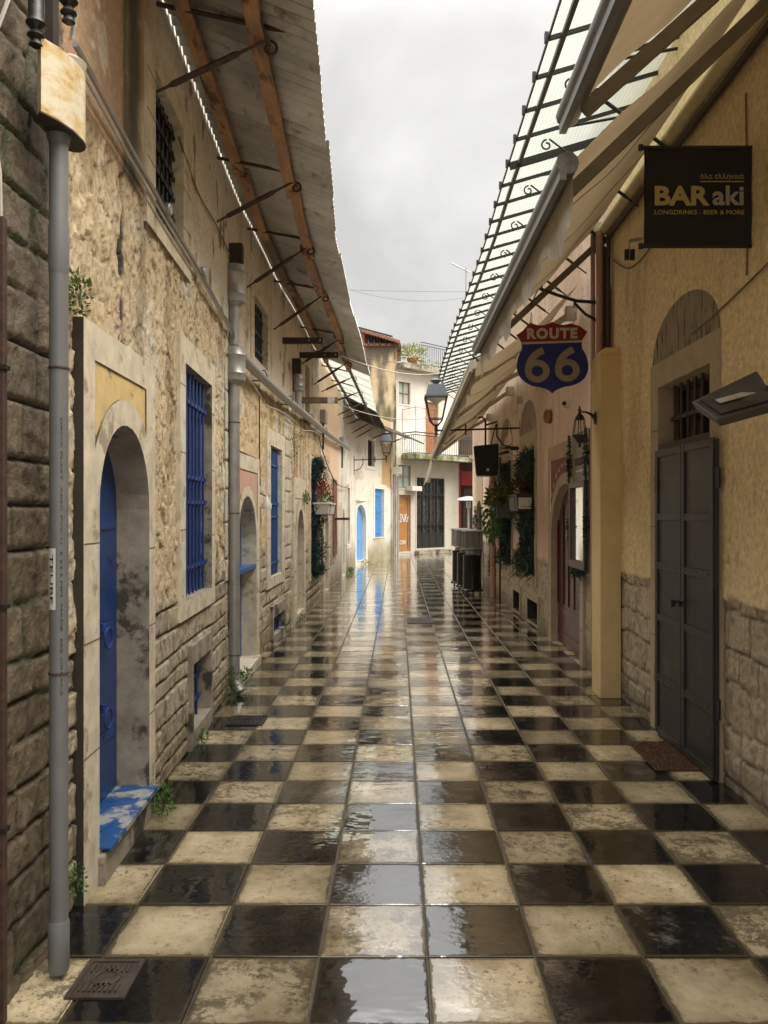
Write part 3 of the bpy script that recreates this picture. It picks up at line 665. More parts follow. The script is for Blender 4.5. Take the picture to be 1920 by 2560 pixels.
# ---------------------------------------------------------------- second stone house
h2 = thing('stone_house', 'second stone house on the left behind the zinc downpipe, pink panel over its door arch', 'house', (-1.5, 9, 0))
d2 = (A(595), A(640.5)); z0 = .08; za = LP.z(619, 1240); print('d2', d2, za); holes = []
hw = (d2[1]-d2[0])/2
ztop2 = LP.z(586, 1121)
holes.append(opening(LP, h2, 'door_surround', A(586), A(648), -.02, ztop2, *d2, z0, za-hw*.95, za, .03, .14, M_trim, M_trim, panel=(A(590), A(643), ztop2-.16, .1, M_pinkp)))
w2 = (A(678), A(706), LP.z(680, 1444), LP.z(678, 1112)); print('w2', w2)
holes.append(opening(LP, h2, 'window_surround', A(669.5), A(713), w2[2]-.12, w2[3]+.2, w2[0], w2[1], w2[2], w2[3], w2[3], .022, .08, M_trim, M_trim))
c2 = (A(684), A(713), .1, LP.z(684, 1545))
holes.append(opening(LP, h2, 'cellar_surround', c2[0]-.06, c2[1]+.06, .0, c2[3]+.14, c2[0], c2[1], c2[2], c2[3], c2[3], .03, .1, M_trimd))
u2 = (A(638), A(671), LP.z(671, 929), LP.z(638, 735)); print('u2', u2)
holes.append(opening(LP, h2, 'upper_window_surround', A(630), A(676), u2[2]-.12, u2[3]+.12, u2[0], u2[1], u2[2], u2[3], u2[3], .02, .1, M_trim, M_trim))
fh2 = house(40, 1.25, 3.12, C(.46, .38, .26), C(.60, .51, .37), C(.50, .37, .20), C(.68, .54, .33), C(.70, .63, .50), .15, .33, quo=((sy(7.04), sy(7.2), 1.0, 3.3), (A(714), A(731), .9, 3.0)))
E2 = A(731)
wall_mesh('wall', LP, sy(7.02)+.004, E2, 0, WT, .018, .018, fh2, holes, M_wall, h2, zs1)
mb = MB(); leaf_poly(LP, d2[0]+.002, d2[1]-.002, z0, za-hw*.95, za-.02, -.13, .04, mb); dr = mb.build('door', M_bluet, h2)
mb = MB(); mb.pb(LP, d2[0]+.05, d2[1]+.0, -.1, .02, 1.02, 1.06); mb.build('handle', M_bluet, dr)
mb = MB(); mb.pb(LP, d2[0]-.05, d2[1]+.05, -.25, .07, -.01, z0+.01); mb.build('door_step', M_trim, h2, bevel=.01)
ww = window(LP, h2, w2[0], w2[1], w2[2], w2[3], .065, M_bluet, mull=False); zz = w2[3]-w2[2]; grille(LP, ww, w2[0]+.05, w2[1]-.1, w2[2]+.01, w2[3]-.01, -.02, 7, [w2[2]+zz*q for q in (.1, .46, .56, .86)], M_bluet, .01)
ww = window(LP, h2, c2[0], c2[1], c2[2], c2[3], .09, M_dark, 'cellar_window', False); grille(LP, ww, c2[0]+.3, c2[1]-.1, c2[2], c2[3], -.04, 4, [.25, .45], M_blueb, .011)
ww = window(LP, h2, u2[0], u2[1], u2[2], u2[3], .09, M_dark, 'upper_window'); zz = u2[3]-u2[2]; grille(LP, ww, u2[0]+.08, u2[1]-.12, u2[2]+.01, u2[3]-.01, -.03, 6, [u2[2]+zz*q for q in (.2, .5, .8)], M_iron, .01)
roof_of(LP, sy(7.02), E2, WT, 3.5, h2)

# ---------------------------------------------------------------- third house with the garlanded window
h3 = thing('stone_house', 'third stone house on the left, with the garlanded blue window', 'house', (-1.5, 13, 0)); holes = []
d3 = (A(742.5), A(760)); za = LP.z(750, 1273); hw = (d3[1]-d3[0])/2; print('d3', d3, za)
zt3 = LP.z(735, 1192)
holes.append(opening(LP, h3, 'door_surround', A(734), A(764), -.02, zt3, *d3, .1, za-.5, za, .03, .3, M_trim, M_trim, panel=(A(738), A(761), zt3-.3, .16, M_trim)))
w3 = (A(779), A(800), LP.z(781, 1432), LP.z(779, 1160)); print('w3', w3)
holes.append(opening(LP, h3, 'window_surround', A(775), A(803), w3[2]-.12, w3[3]+.15, w3[0], w3[1], w3[2], w3[3], w3[3], .022, .08))
u3 = (A(763), A(774), LP.z(774, 1046), LP.z(763, 905))
holes.append(opening(LP, h3, 'upper_window_surround', A(759), A(777), u3[2]-.1, u3[3]+.1, u3[0], u3[1], u3[2], u3[3], u3[3], .025, .2))
E3 = A(805)
fh3 = house(60, 1.05, 3.1, C(.46, .38, .26), C(.62, .53, .39), C(.52, .39, .22), C(.70, .56, .35), C(.72, .64, .50), .19, .4)
wall_mesh('wall', LP, E2+.003, E3, 0, WT, .03, .03, fh3, holes, M_wall, h3, zs1)
mb = MB(); leaf_poly(LP, d3[0]+.002, d3[1]-.002, .1, za-.5, za-.02, -.27, .04, mb); dr = mb.build('door', M_woodd, h3)
mb = MB(); mb.pb(LP, d3[0]+.2, d3[0]+.35, -.27, -.2, 1.0, 1.12); mb.build('handle', M_iron, dr)
ww = window(LP, h3, w3[0], w3[1], w3[2], w3[3], .065, M_blue, mull=False); zz = w3[3]-w3[2]; grille(LP, ww, w3[0]+.1, w3[1]-.1, w3[2]+.01, w3[3]-.01, -.02, 6, [w3[2]+zz*q for q in (.15, .5, .85)], M_blueb, .012)
ww = window(LP, h3, u3[0], u3[1], u3[2], u3[3], .18, M_woodb, 'upper_window')
roof_of(LP, E2, E3, WT, 3.5, h3)

# ---------------------------------------------------------------- peach house
def f_peach(S, Z):
    k = 81; c = mixc(C(.72, .49, .33), C(.80, .60, .43), fbm(S*1.5, Z*1.5, 4, k)); d, i = ashlar(S, Z, .2, .42, k, .03); m = sm(.004, .02, d)
    cs = mixc(C(.15, .12, .08), mixc(C(.46, .39, .28), C(.60, .52, .39), i), m); low = sm(.04, -.04, Z-.95-.1*(fbm(S*3, Z*3, 3, k)-.5)); mid = low
    ex = sm(.55, .6, fbm(S*1.1, Z*.5, 3, k+7))*sm(3.2, 2.4, Z); q = np.maximum(mid, ex*.8)
    h = .006*(fbm(S*20, Z*20, 3, k)-.5)-.012*(1-m)*q
    dirt = sm(.5, 0, Z); return h, mixc(mixc(c, cs, q), C(.22, .17, .1), dirt*.6)
h4 = thing('peach_house', 'narrow peach plastered house on the left with a brown shutter', 'house', (-1.42, 17.5, 0)); holes = []
d4 = (A(812.5), A(821)); za = LP.z(817, 1265); print('d4', d4, za)
holes.append(opening(LP, h4, 'door_surround', A(808), A(824), -.02, za+.35, *d4, .05, za-.5, za, .03, .3))
E4 = A(849)
holes.append(opening(LP, h4, 'window_surround', A(830), A(842), LP.z(832, 1396), LP.z(832, 1190), A(831.5), A(840.5), LP.z(832, 1392), LP.z(832, 1196), LP.z(832, 1196), .02, .1))
wall_mesh('wall', LP, E3+.003, E4, 0, WT, .045, .045, f_peach, holes, M_wall, h4, zs1)
mb = MB(); leaf_poly(LP, d4[0]+.002, d4[1]-.002, .05, za-.5, za-.02, -.2, .04, mb); mb.build('door', M_woodd, h4)
mb = MB(); mb.pb(LP, A(831.7), A(840.2), -.02, .05, LP.z(832, 1390), LP.z(832, 1198)); sh = mb.build('shutter', mat('brown_shutter', (.19, .085, .045), .6, .25, 6, .3, 40), h4)
mb = MB(); zh = LP.z(836, 1300); mb.pb(LP, A(834), A(838), .05, .35, zh, zh+.05); mb.build('shutter_stay', M_rust, sh)
roof_of(LP, E3, E4, WT, 3.5, h4)

# ---------------------------------------------------------------- white house at the bend
E5 = LP.L
def f_white(S, Z):
    k = 91; c = mixc(C(.66, .62, .53), C(.80, .77, .69), fbm(S*1.2, Z*1.2, 4, k)); st = sm(.56, .74, fbm(S*2.5, Z*2.5, 5, k+2)); c = mixc(c, C(.50, .42, .30), st*.8)
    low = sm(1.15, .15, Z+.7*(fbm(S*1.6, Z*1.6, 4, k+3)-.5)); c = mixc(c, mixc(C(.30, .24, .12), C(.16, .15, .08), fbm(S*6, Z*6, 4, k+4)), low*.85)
    so_ = E5-1.35
    pt = sm(-.12, .12, S-so_+.5*(fbm(S*2, Z*2, 4, k+5)-.5))*sm(2.35, 2.6, Z+.5*(fbm(S*2, Z*2, 4, k+6)-.5))*sm(0, -.06, S-(E5-.18))
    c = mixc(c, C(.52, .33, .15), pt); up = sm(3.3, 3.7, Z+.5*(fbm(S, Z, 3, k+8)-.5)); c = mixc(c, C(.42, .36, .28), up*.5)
    return .010*(fbm(S*8, Z*8, 4, k)-.5)+.004*(fbm(S*50, Z*50, 2, k)-.5), c
M_whst = mat('white_stone', (.72, .69, .61), .7, .12, 5, .3, 30, c2=(.5, .42, .3), c2pos=.7)
h5 = thing('white_house', 'stained white house at the bend of the street, with the sky blue door', 'house', (-1, 24, 0)); holes = []
a = (A(857.5), A(863)); za = LP.z(860, 1272); print('h5a', a, za)
holes.append(opening(LP, h5, 'door_surround', A(855.5), A(865), -.02, za+.15, *a, .05, za-.4, za, .015, .15, M_whst))
a2 = (A(870), A(876), LP.z(872, 1362), LP.z(870, 1218))
holes.append(opening(LP, h5, 'window_surround', A(868.5), A(877.5), a2[2]-.1, a2[3]+.1, a2[0], a2[1], a2[2], a2[3], a2[3], .015, .12, M_whst))
b5 = (A(892), A(916)); zb5 = LP.z(905, 1262); hw = (b5[1]-b5[0])/2; print('b5', b5, zb5)
holes.append(opening(LP, h5, 'door_surround', A(889), A(919.5), -.02, zb5+.12, *b5, .12, zb5-hw, zb5, .02, .13, M_whst))
w5 = (A(938), A(961), LP.z(945, 1346), LP.z(945, 1222)); print('w5', w5)
holes.append(opening(LP, h5, 'window_surround', A(934.5), A(964), w5[2]-.0, w5[3]+.15, w5[0], w5[1], w5[2], w5[3], w5[3], .02, .09, M_whst))
u5 = (A(920), A(937), LP.z(928, 1166), LP.z(928, 1100))
holes.append(opening(LP, h5, 'upper_window_surround', A(916), A(941), u5[2]-.1, u5[3]+.1, u5[0], u5[1], u5[2], u5[3], u5[3], .02, .15, M_whst))
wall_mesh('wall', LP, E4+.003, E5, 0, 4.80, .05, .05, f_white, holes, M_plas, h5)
mb = MB(); leaf_poly(LP, a[0]+.002, a[1]-.002, .05, za-.4, za-.02, -.1, .04, mb); mb.build('door', M_trim, h5)
window(LP, h5, a2[0], a2[1], a2[2], a2[3], .1, M_trimd, 'window')
mb = MB(); leaf_poly(LP, b5[0]+.002, b5[1]-.002, .12, zb5-hw, zb5-.01, -.11, .04, mb); dr = mb.build('door', M_bluel, h5)
mb = MB()
for k in range(7):
    p = [LP.pos(b5[0]+.12+.08*k+.05*q, -.106, .42+.14*((k+q) % 2)+.03*k) for q in (0, 1)]; mb.tube(p, .011, 5)
mb.tube([LP.pos(b5[0]+.1, -.106, .33), LP.pos(b5[0]+.6, -.106, .35)], .01, 5); mb.build('graffiti', M_dark, dr)
ww = window(LP, h5, w5[0], w5[1], w5[2], w5[3], .08, M_bluel, mull=False); zz = w5[3]-w5[2]; grille(LP, ww, w5[0]+.04, w5[1]-.15, w5[2]+.01, w5[3]-.01, -.03, 6, [w5[2]+zz*q for q in (.12, .43, .55, .88)], M_bluel, .014)
ww = window(LP, h5, u5[0], u5[1], u5[2], u5[3], .12, M_rust, 'upper_window'); grille(LP, ww, u5[0]+.03, u5[1]-.1, u5[2], u5[3], -.04, 4, [], M_rust, .012)
mb = MB(); e = LP.pos(E5, 0, 0); mb.box(e.x-2.6, e.x-.003, e.y-.01, e.y+.05, 0, 4.56); mb.build('side_wall', M_whst, h5)
roof_of(LP, E4, E5, 4.80, 3.0, h5)

# ---------------------------------------------------------------- right: yellow house, pink house
def f_right(plc, plc2, zl, cs, cs2, k, ch, ln, mort):
    def fn(S, Z):
        c = mixc(plc, plc2, fbm(S*1.3, Z*1.3, 5, k)); st = sm(.62, .8, fbm(S*6, Z*1.2, 5, k+1)); c = mixc(c, c*C(.62, .55, .42), st*.5)
        d, i = ashlar(S, Z, ch, ln, k+2, .05); n = fbm(S*16, Z*16, 5, k+3); m = sm(.004, .016, d+.012*(n-.5)); fa, fe, fi = facets(S*20, Z*17, k+9)
        cst = mixc(cs, cs2, i*.6+.4*fbm(S*6, Z*6, 3, k+4)); cst = mixc(mort, cst, m); cst = mixc(cst, cst*.5, sm(.54, .64, n)*.6); cst = mixc(cst*.8, cst, sm(0, .2, fe)); gp = (1-sm(.003, .010, d))[..., None]*.55; cst = cst*(1-gp)
        t = sm(.008, -.008, Z-zl-.05*(fbm(S*6, Z*0, 3, k+5)-.5)-.02*(fbm(S*40, Z*40, 2, k)-.5))
        ckp = sm(.008, .002, np.abs(fbm(S*1.7, Z*1.3, 5, k+44)-.5))*sm(.5, .6, fbm(S*.8, Z*.8, 2, k+45)); c = mixc(c, c*.55, ckp); wet = sm(.5, .75, fbm(S*1.1, Z*.6, 4, k+46)); c = mixc(c, c*C(.80, .76, .70), wet)
        h = (.010+.004*(fbm(S*3, Z*3, 3, k)-.5)+.0015*(fbm(S*40, Z*40, 2, k)-.5))*(1-t)+t*(-.012*(1-m)+.012*(n-.5)*m+.010*i+.006*fa*m-.008)
        c = mixc(c, cst, t); dirt = sm(.3, 0, Z+.15*(n-.5)); c = mixc(c, C(.09, .075, .045), dirt*.6)
        return h, c
    return fn
hy = thing('yellow_house', 'yellow plastered house on the right with a grey iron double door', 'house', (1.93, 4, 0)); holes = []
yd = (ry(4.89), ry(5.87)); B = lambda px: RP.s(px)
def ty(s0, s1, zs, zt, parent, mt, off=.012, rim=.04):                 # blind tympanum over a lintel
    mb = MB(); leaf_poly(RP, s0, s1, zs, zs+.001, zt, off, .03, mb); return mb.build('tympanum', mt, parent)
holes.append(opening(RP, hy, 'door_surround', ry(4.75), ry(6.04), -.02, 2.70, *yd, .0, 2.52, 2.52, .024, .2, M_trimr, M_trimr))
fy = f_right(C(.80, .61, .33), C(.86, .69, .40), 1.09, C(.40, .315, .215), C(.55, .45, .32), 120, .19, .34, C(.44, .36, .25))
wall_mesh('wall', RP, 0, ry(7.2), 0, 5.4, .018, .018, fy, holes, M_wall, hy)
M_tymp = mat('sooty_tympanum', (.34, .28, .19), .8, .3, 9, .8, 30, stretch=(1, 5, .8), c2=(.07, .06, .045), c2pos=.56, bdist=.02)
ty(ry(4.76), ry(6.03), 2.705, 3.07, hy, M_tymp)
M_door = mat('dark_grey_iron_paint', (.030, .027, .024), .48, .2, 4, .25, 30, spec=.5, c2=(.05, .045, .04), c2pos=.62)
dl, dr_ = ry(4.73), ry(5.81); mid = (dl+dr_)/2
dt = MB(); dt.pb(RP, dl, dr_, .03, .055, .015, 2.04); door = dt.build('door', M_door, hy)
for (q0, q1) in ((dl+.006, mid-.004), (mid+.004, dr_-.006)):
    mb = MB(); t_ = .05; mb.pb(RP, q0, q0+t_, .055, .068, .02, 2.05); mb.pb(RP, q1-t_, q1, .055, .068, .02, 2.05)
    for z_ in (.02, .40, .83, 1.20, 1.55, 2.0): mb.pb(RP, q0+t_, q1-t_, .055, .066, z_, z_+.05)
    for z_ in (.42, 1.22):
        for u_ in (.15, .5, .85): mb.lathe(RP.pos(q0+(q1-q0)*u_, .064, z_+.006), [(.007, 0), (.007, .012)], 8)
    mb.build('door_leaf', M_door, door, bevel=.003)
mb = MB(); mb.pb(RP, mid-.02, mid+.14, .07, .085, 1.0, 1.03); mb.pb(RP, mid+.06, mid+.12, .082, .11, .975, 1.02)
mb.tube([RP.pos(mid-.12, .085, 1.035), RP.pos(mid+.16, .085, 1.015)], .007, 6); mb.build('bolt', M_iron, door)
for s_ in (dl-.012, dr_+.012):
    for z_ in (.38, 1.75): mb = MB(); mb.tube([RP.pos(s_, .045, z_), RP.pos(s_, .045, z_+.12)], .019, 8); mb.build('hinge', M_iron, door)
mb = MB(); mb.pb(RP, yd[0], yd[1], -.12, .02, 2.05, 2.10); mb.build('transom_bar', M_rust, hy)
ww = window(RP, hy, yd[0], yd[1], 2.10, 2.52, .15, M_glass, 'transom_window', True, M_rust); grille(RP, ww, yd[0]+.03, yd[1]-.03, 2.08, 2.52, -.07, 7, [2.28], M_rust, .011, 0)
mb = MB(); mb.pb(RP, yd[0], yd[1], -.2, -.19, 0, 2.1); mb.build('backing', M_dark, hy)
pl = MB(); pl.box(1.745, 1.926, 6.9, 7.2, 0, 2.97); pl.raw([(1.745, 6.9, 2.97), (1.745, 7.2, 2.97), (1.926, 6.9, 2.97), (1.926, 7.2, 2.97), (1.785, 6.9, 3.03), (1.785, 7.2, 3.03), (1.926, 6.9, 3.03), (1.926, 7.2, 3.03)], [(0, 1, 5, 4), (4, 5, 7, 6), (0, 4, 6, 2), (1, 3, 7, 5)])
pl.build('pilaster', M_yel, hy, bevel=.006)
mb = MB(); mb.box(1.86, 4.5, .41, .44, 0, 5.4); mb.build('side_wall', M_yel, hy)
mb = MB(); mb.box(1.80, 5, .3, 7.2, 5.4, 5.5); mb.build('roof', M_tile, hy)

hp = thing('pink_house', 'long pink plastered house on the right with stone base and burgundy door', 'house', (1.93, 13, 0)); holes = []
e_ = ry(8.45); f_ = B(1378); print('burg', e_, f_)
holes.append(opening(RP, hp, 'door_surround', ry(8.28), B(1371), -.02, 2.42, e_, f_, .0, 1.94-(f_-e_)/2*.9, 1.94, .028, .08, M_trimr, M_trimr, panel=(ry(8.36), B(1376), 2.25, .13, mat('burgundy_panel', (.20, .045, .04), .7, .2, 8, .2, 50))))
wa = (B(1334), B(1302), .72, 2.5); wb = (B(1276), B(1251), .74, 2.48)
for q in (wa, wb):
    holes.append(opening(RP, hp, 'window_surround', q[0]-.15, q[1]+.15, q[2]-.15, q[3]+.28, q[0], q[1], q[2], q[3], q[3], .02, .08, M_trimr, M_trimr))
    ty(q[0]-.14, q[1]+.14, q[3]+.285, q[3]+.75, hp, M_tymp)
for (p0, p1, zt_) in ((1317, 1342, .28), (1282, 1297, .28)):           # cellar vents
    g0, g1 = B(p1), B(p0); holes.append(opening(RP, hp, 'vent_surround', g0-.06, g1+.06, .02, zt_+.18, g0, g1, .06, zt_+.08, zt_+.08, .02, .12, M_trimr, M_darkface)); mb = MB(); mb.pb(RP, g0, g1, -.13, -.12, .0, .5); mb.build('vent', M_dark, hp)  # dark reveal and back sheet paint the shade inside the shallow vent
dc = (B(1204), B(1190)); holes.append(opening(RP, hp, 'door_surround', dc[0]-.15, dc[1]+.12, -.02, 2.6, *dc, 0, 1.5, 1.9, .02, .08, M_trimr))
fp = f_right(C(.74, .54, .435), C(.80, .61, .50), .98, C(.42, .335, .23), C(.56, .46, .33), 140, .2, .4, C(.50, .42, .30))
wall_mesh('wall', RP, ry(7.2)+.002, RP.L, 0, 5.2, .035, .035, fp, holes, M_wall, hp)
M_burg = mat('burgundy_paint', (.085, .014, .018), .35, .15, 5, .1, 30)
mb = MB(); leaf_poly(RP, e_+.002, f_-.002, .01, 1.94-(f_-e_)/2*.9, 1.92, -.06, .04, mb); dr = mb.build('door', M_burg, hp)
mb = MB()
for i in range(6):
    s_ = e_+.05+i*(f_-e_-.1)/5; mb.pb(RP, s_-.012, s_+.012, -.059, -.04, .5, 1.7)
mb.pb(RP, e_+.05, f_-.05, -.059, -.045, .1, .16); mb.pb(RP, e_+.05, f_-.05, -.059, -.045, .4, .46); mb.build('moulding', M_burg, dr)
for q in (wa, wb): window(RP, hp, *q, .06, M_glass, 'window')
mb = MB(); leaf_poly(RP, dc[0]+.002, dc[1]-.002, 0, 1.5, 1.88, -.06, .03, mb); mb.build('door', M_woodb, hp)
# white brush writing over the burgundy door arch
mb = MB(); cs = (e_+f_)/2; rr_ = (f_-e_)/2+.185; fr2 = random.Random(5)
for k in range(15):
    a0 = PI*(.10+.8*k/14); p = []
    for j in range(6):
        a_ = a0+(j-2.5)*.018; r_ = rr_+(.045 if j % 2 else -.01)*(.5+fr2.random()*.8); p.append(RP.pos(cs-r_*math.cos(a_)*.98, .020, 1.94-(f_-e_)/2*.9+(r_-.04)*math.sin(a_)))
    mb.tube(p, .006, 5)
mb.build('painted_writing', M_letw, hp)
mb = MB(); mb.box(1.94, 5, 20.6, 20.66, 0, 5.2); mb.build('side_wall', mat('pink_end_wall', (.55, .33, .24), .75, .1, 3, .2, 40), hp)
mb = MB(); mb.box(1.86, 5, 7.2, 20.7, 5.2, 5.3); mb.build('roof', M_tile, hp)

# ---------------------------------------------------------------- far buildings
tw = thing('tower_house', 'tall ochre rendered house streaked with soot behind the white house at the bend', 'house', (-1.2, 31.5, 0))
TP = Path([(-2.6, 30.0), (-.08, 30.0)], 1)
def f_tower(S, Z):
    x = S-2.6; c = mixc(C(.50, .40, .24), C(.66, .54, .34), fbm(S*1.5, Z*1.5, 5, 200)); k1 = sm(.42, .62, fbm(S*2.2, Z*.5, 6, 201)-.22*np.abs(x+.75)+.12); c = mixc(c, C(.09, .075, .055), k1*.9)
    c = mixc(c, C(.16, .17, .06), sm(5.6, 5.1, Z+.5*(fbm(S*3, Z*3, 3, 202)-.5))*.6)
    ed = sm(.16, .02, np.abs(x+.08))*sm(.4, .6, fbm(S*6, Z*2, 4, 204)); c = mixc(c, C(.10, .09, .07), ed)
    d, i = ashlar(S, Z, .19, .36, 205, .03); m = sm(.01, .03, d); b_ = mixc(C(.50, .42, .32), mixc(C(.40, .15, .08), C(.58, .30, .18), i), m); q = sm(-1.22, -1.26, x); c = mixc(c, b_, q)
    return .02*(fbm(S*6, Z*6, 4, 203)-.5)+.02*m*q, c
wall_mesh('wall', TP, 0, TP.L, 0, 7.85, .05, .05, f_tower, [], M_wall, tw)
mb = MB(); mb.box(-.09, -.06, 29.98, 34, 0, 7.85); mb.build('side_wall', mat('ochre_render', (.46, .37, .24), .8, .3, 2, .5, 20, c2=(.15, .12, .08), c2pos=.5), tw)
mb = MB(); mb.box(-1.72, -1.25, 29.97, 30.5, 7.85, 8.42); mb.build('brick_pier', mat('brick', (.42, .20, .12), .85, .5, 14, .8, 20), tw)
mb = MB()
for i in range(17):
    xa = -1.78+i*.112; za_ = 8.50-.37*(i/16)**1.25*1.3
    mb.tube([(xa, 29.75, za_-.03), (xa, 31, za_+.0), (xa, 33, za_+.1)], .07, 8)
mb.box(-1.8, .12, 29.9, 33, 7.86, 7.95); rf = mb.build('roof', M_tile, tw)
mb = MB(); mb.bar((-1.85, 29.8, 8.62), (-.2, 29.8, 8.18), .06, .05); mb.build('ridge_board', M_woodb, rf)
mb = MB()
for i in range(5): mb.bar((-1.1+i*.22, 29.82, 7.9), (-1.15+i*.22, 30.0, 8.25-.06*i), .05, .06)
mb.build('rafter', M_woodb, rf)

we = thing('corner_house', 'white balcony house closing the end of the street, with shop gate below', 'house', (1.2, 32, 0)); holes = []
e = lambda px: EP.s(px, .02)
M_brf = mat('brown_window_frame', (.30, .17, .08), .5, .2, 6, .2, 40)
M_shop = mat('grey_shop_plaster', (.50, .46, .39), .75, .12, 3, .25, 30)
def f_end(S, Z):
    c = mixc(C(.74, .70, .62), C(.84, .81, .74), fbm(S*1.2, Z*1.2, 4, 220)); g_ = mixc(C(.48, .44, .37), C(.56, .52, .44), fbm(S*2, Z*2, 4, 221)); c = mixc(c, g_, sm(3.8, 3.7, Z))
    st = sm(.6, .75, fbm(S*3, Z*1, 5, 222)); c = mixc(c, C(.40, .34, .24), st*.4); return .006*(fbm(S*8, Z*8, 3, 223)-.5), c
def zc(px, py): return EP.z(px, py, .02)
od = (e(998), e(1027)); zo = (.12, zc(1012, 1237)); ow = (e(995), e(1027), zc(1012, 1220), zc(1012, 1163)); gt = (e(1042), e(1112), .22, zc(1060, 1194))
uw = (e(997), e(1026), zc(1010, 1010), zc(1010, 955)); bd = (e(1064), e(1096), 3.86, zc(1080, 1006))
for nm, q, dd, mm in (('door_surround', (od[0], od[1], zo[0], zo[1]), .12, M_shop), ('window_surround', ow, .08, M_shop), ('gate_surround', gt, .2, M_shop), ('window_surround', uw, .12, M_whst), ('balcony_door_surround', bd, .12, M_whst)):
    b0 = min(.06, 9); holes.append(opening(EP, we, nm, q[0]-b0, q[1]+b0, q[2]-.06, q[3]+.06, q[0], q[1], q[2], q[3], q[3], .015, dd, mm))
wall_mesh('wall', EP, 0, EP.L, 0, 7.1, .05, .05, f_end, holes, M_plas, we)
mb = MB(); mb.pb(EP, od[0], od[1], -.12, -.08, zo[0], zo[1]); dr = mb.build('door', mat('orange_brown_door', (.38, .17, .045), .5, .15, 5, .2, 30, stretch=(4, 4, .6)), we)
mb = MB(); mb.pb(EP, od[0], od[0]+.09, -.08, -.055, zo[0], zo[1]); mb.pb(EP, od[1]-.09, od[1], -.08, -.055, zo[0], zo[1]); mb.pb(EP, od[0]+.09, od[1]-.09, -.08, -.055, zo[1]-.1, zo[1]); mb.pb(EP, od[0]+.09, od[1]-.09, -.08, -.055, zo[0], zo[0]+.12); mb.build('frame', M_brf, dr)
def face_text(P, s_, z_, off, body, w_, h_, parent, name, mt, bold=.01, shear=0.2):
    mb = MB(); o = P.pos(s_, off, z_); t_ = (P.pos(s_+.01, off, z_)-P.pos(s_-.01, off, z_)).normalized()
    add_text(mb, body, .3, o, t_, (0, 0, 1), 0, bold, w_, h_, .003, shear=shear); return mb.build(name, mt, parent)
M_spray = mat('white_spray_paint', (.75, .73, .7), .6, .05)
face_text(EP, (od[0]+od[1])/2+.02, zc(1012, 1306), -.05, 'SNKr', .50, .33, dr, 'graffiti', M_spray, .0)
face_text(EP, (od[0]+od[1])/2-.05, zc(1012, 1361), -.05, 'OBR', .34, .16, dr, 'graffiti', M_spray, .0)
face_text(EP, (od[0]+od[1])/2-.12, zc(1012, 1270), -.05, 'mir', .28, .2, dr, 'graffiti', mat('yellow_spray_paint', (.6, .42, .1), .6, .05), -.004)
window(EP, we, *ow, .06, mat('pale_glass', (.30, .36, .33), .15, .2, 3, .02, 10), mf=M_brf)
window(EP, we, *uw, .08, mat('curtained_glass', (.42, .47, .43), .2, .25, 3, .02, 10), 'upper_window', mf=M_brf)
mb = MB()
for k in range(24): z_ = bd[2]+(bd[3]-bd[2])*k/24; mb.pb(EP, bd[0], bd[1], -.08, -.055 if k % 2 else -.065, z_, z_+(bd[3]-bd[2])/24-.006)
mb.build('roller_shutter', mat('brown_shutter_slats', (.40, .17, .08), .55, .2, 5, .2, 30), we)
mb = MB(); mb.pb(EP, gt[0], gt[1], -.2, -.17, gt[2], gt[3]); mb.build('shop_window', mat('shop_glass', (.07, .075, .07), .12, .3, 4, .03, 10, c2=(.16, .16, .14), c2pos=.6), we)
mb = MB(); gw = gt[1]-gt[0]; gh = gt[3]-gt[2]
for k in range(5): s_ = gt[0]+gw*k/4; mb.pb(EP, s_-.03, s_+.03, -.1, -.04, gt[2], gt[3])
for z_ in (gt[2]+.05, gt[2]+gh*.2, gt[2]+gh*.34, gt[2]+gh*.76, gt[3]-.04): mb.pb(EP, gt[0]+.03, gt[1]-.03, -.095, -.045, z_-.03, z_+.03)
n_ = 15
for k in range(-20, n_):                                                  # diagonal lattice
    a_ = gt[0]+gw*k/n_; lo = max(0, (gt[0]-a_)/(gh*.55)); hi = min(1, (gt[1]-a_)/(gh*.55))
    if hi-lo > .02: mb.tube([EP.pos(a_+gh*.55*lo, -.07, gt[3]-gh*lo), EP.pos(a_+gh*.55*hi, -.07, gt[3]-gh*hi)], .010, 4)
mb.pb(EP, gt[0]+.03, gt[1]-.03, -.085, -.055, gt[2]+.05, gt[2]+gh*.2); mb.build('lattice_gate', M_iron, we)
mb = MB(); mb.pb(EP, gt[0]-.1, gt[1]+.2, -.18, .25, 0, .14); mb.build('shop_step', M_trimd, we, bevel=.01)
mb = MB(); mb.pb(EP, e(1015), e(1040), .02, .35, zc(1030, 1228), zc(1030, 1216)); mb.build('light_box', M_white, we, bevel=.01)
b0_ = e(1004); b1_ = EP.L-.1
mb = MB(); mb.pb(EP, b0_, b1_, .0, .78, 3.66, 3.85); bal = mb.build('balcony', mat('mossy_concrete', (.33, .31, .25), .8, .3, 4, .5, 30, c2=(.12, .15, .04), c2pos=.52), we)
mb = MB()
def rail(mb, pts, zb, zt, st, r=.013):
    for a_, b_ in zip(pts[:-1], pts[1:]):
        a_ = Vector(a_); b_ = Vector(b_); n_ = max(1, int((b_-a_).length/st))
        for k in range(n_+1):
            p = a_.lerp(b_, k/n_); mb.tube([p+Vector((0, 0, zb)), p+Vector((0, 0, zt-.1))], r*.8, 4)
        for z_, rr in ((zt, 1.8), (zt-.1, 1.3), (zb+.03, 1.3)): mb.tube([a_+Vector((0, 0, z_)), b_+Vector((0, 0, z_))], r*rr, 5)
q0 = EP.pos(b0_+.03, .05, 0); q1 = EP.pos(b0_+.03, .74, 0); q2 = EP.pos(b1_, .74, 0)
rail(mb, [q0, q1, q2], 3.85, 4.66, .11)
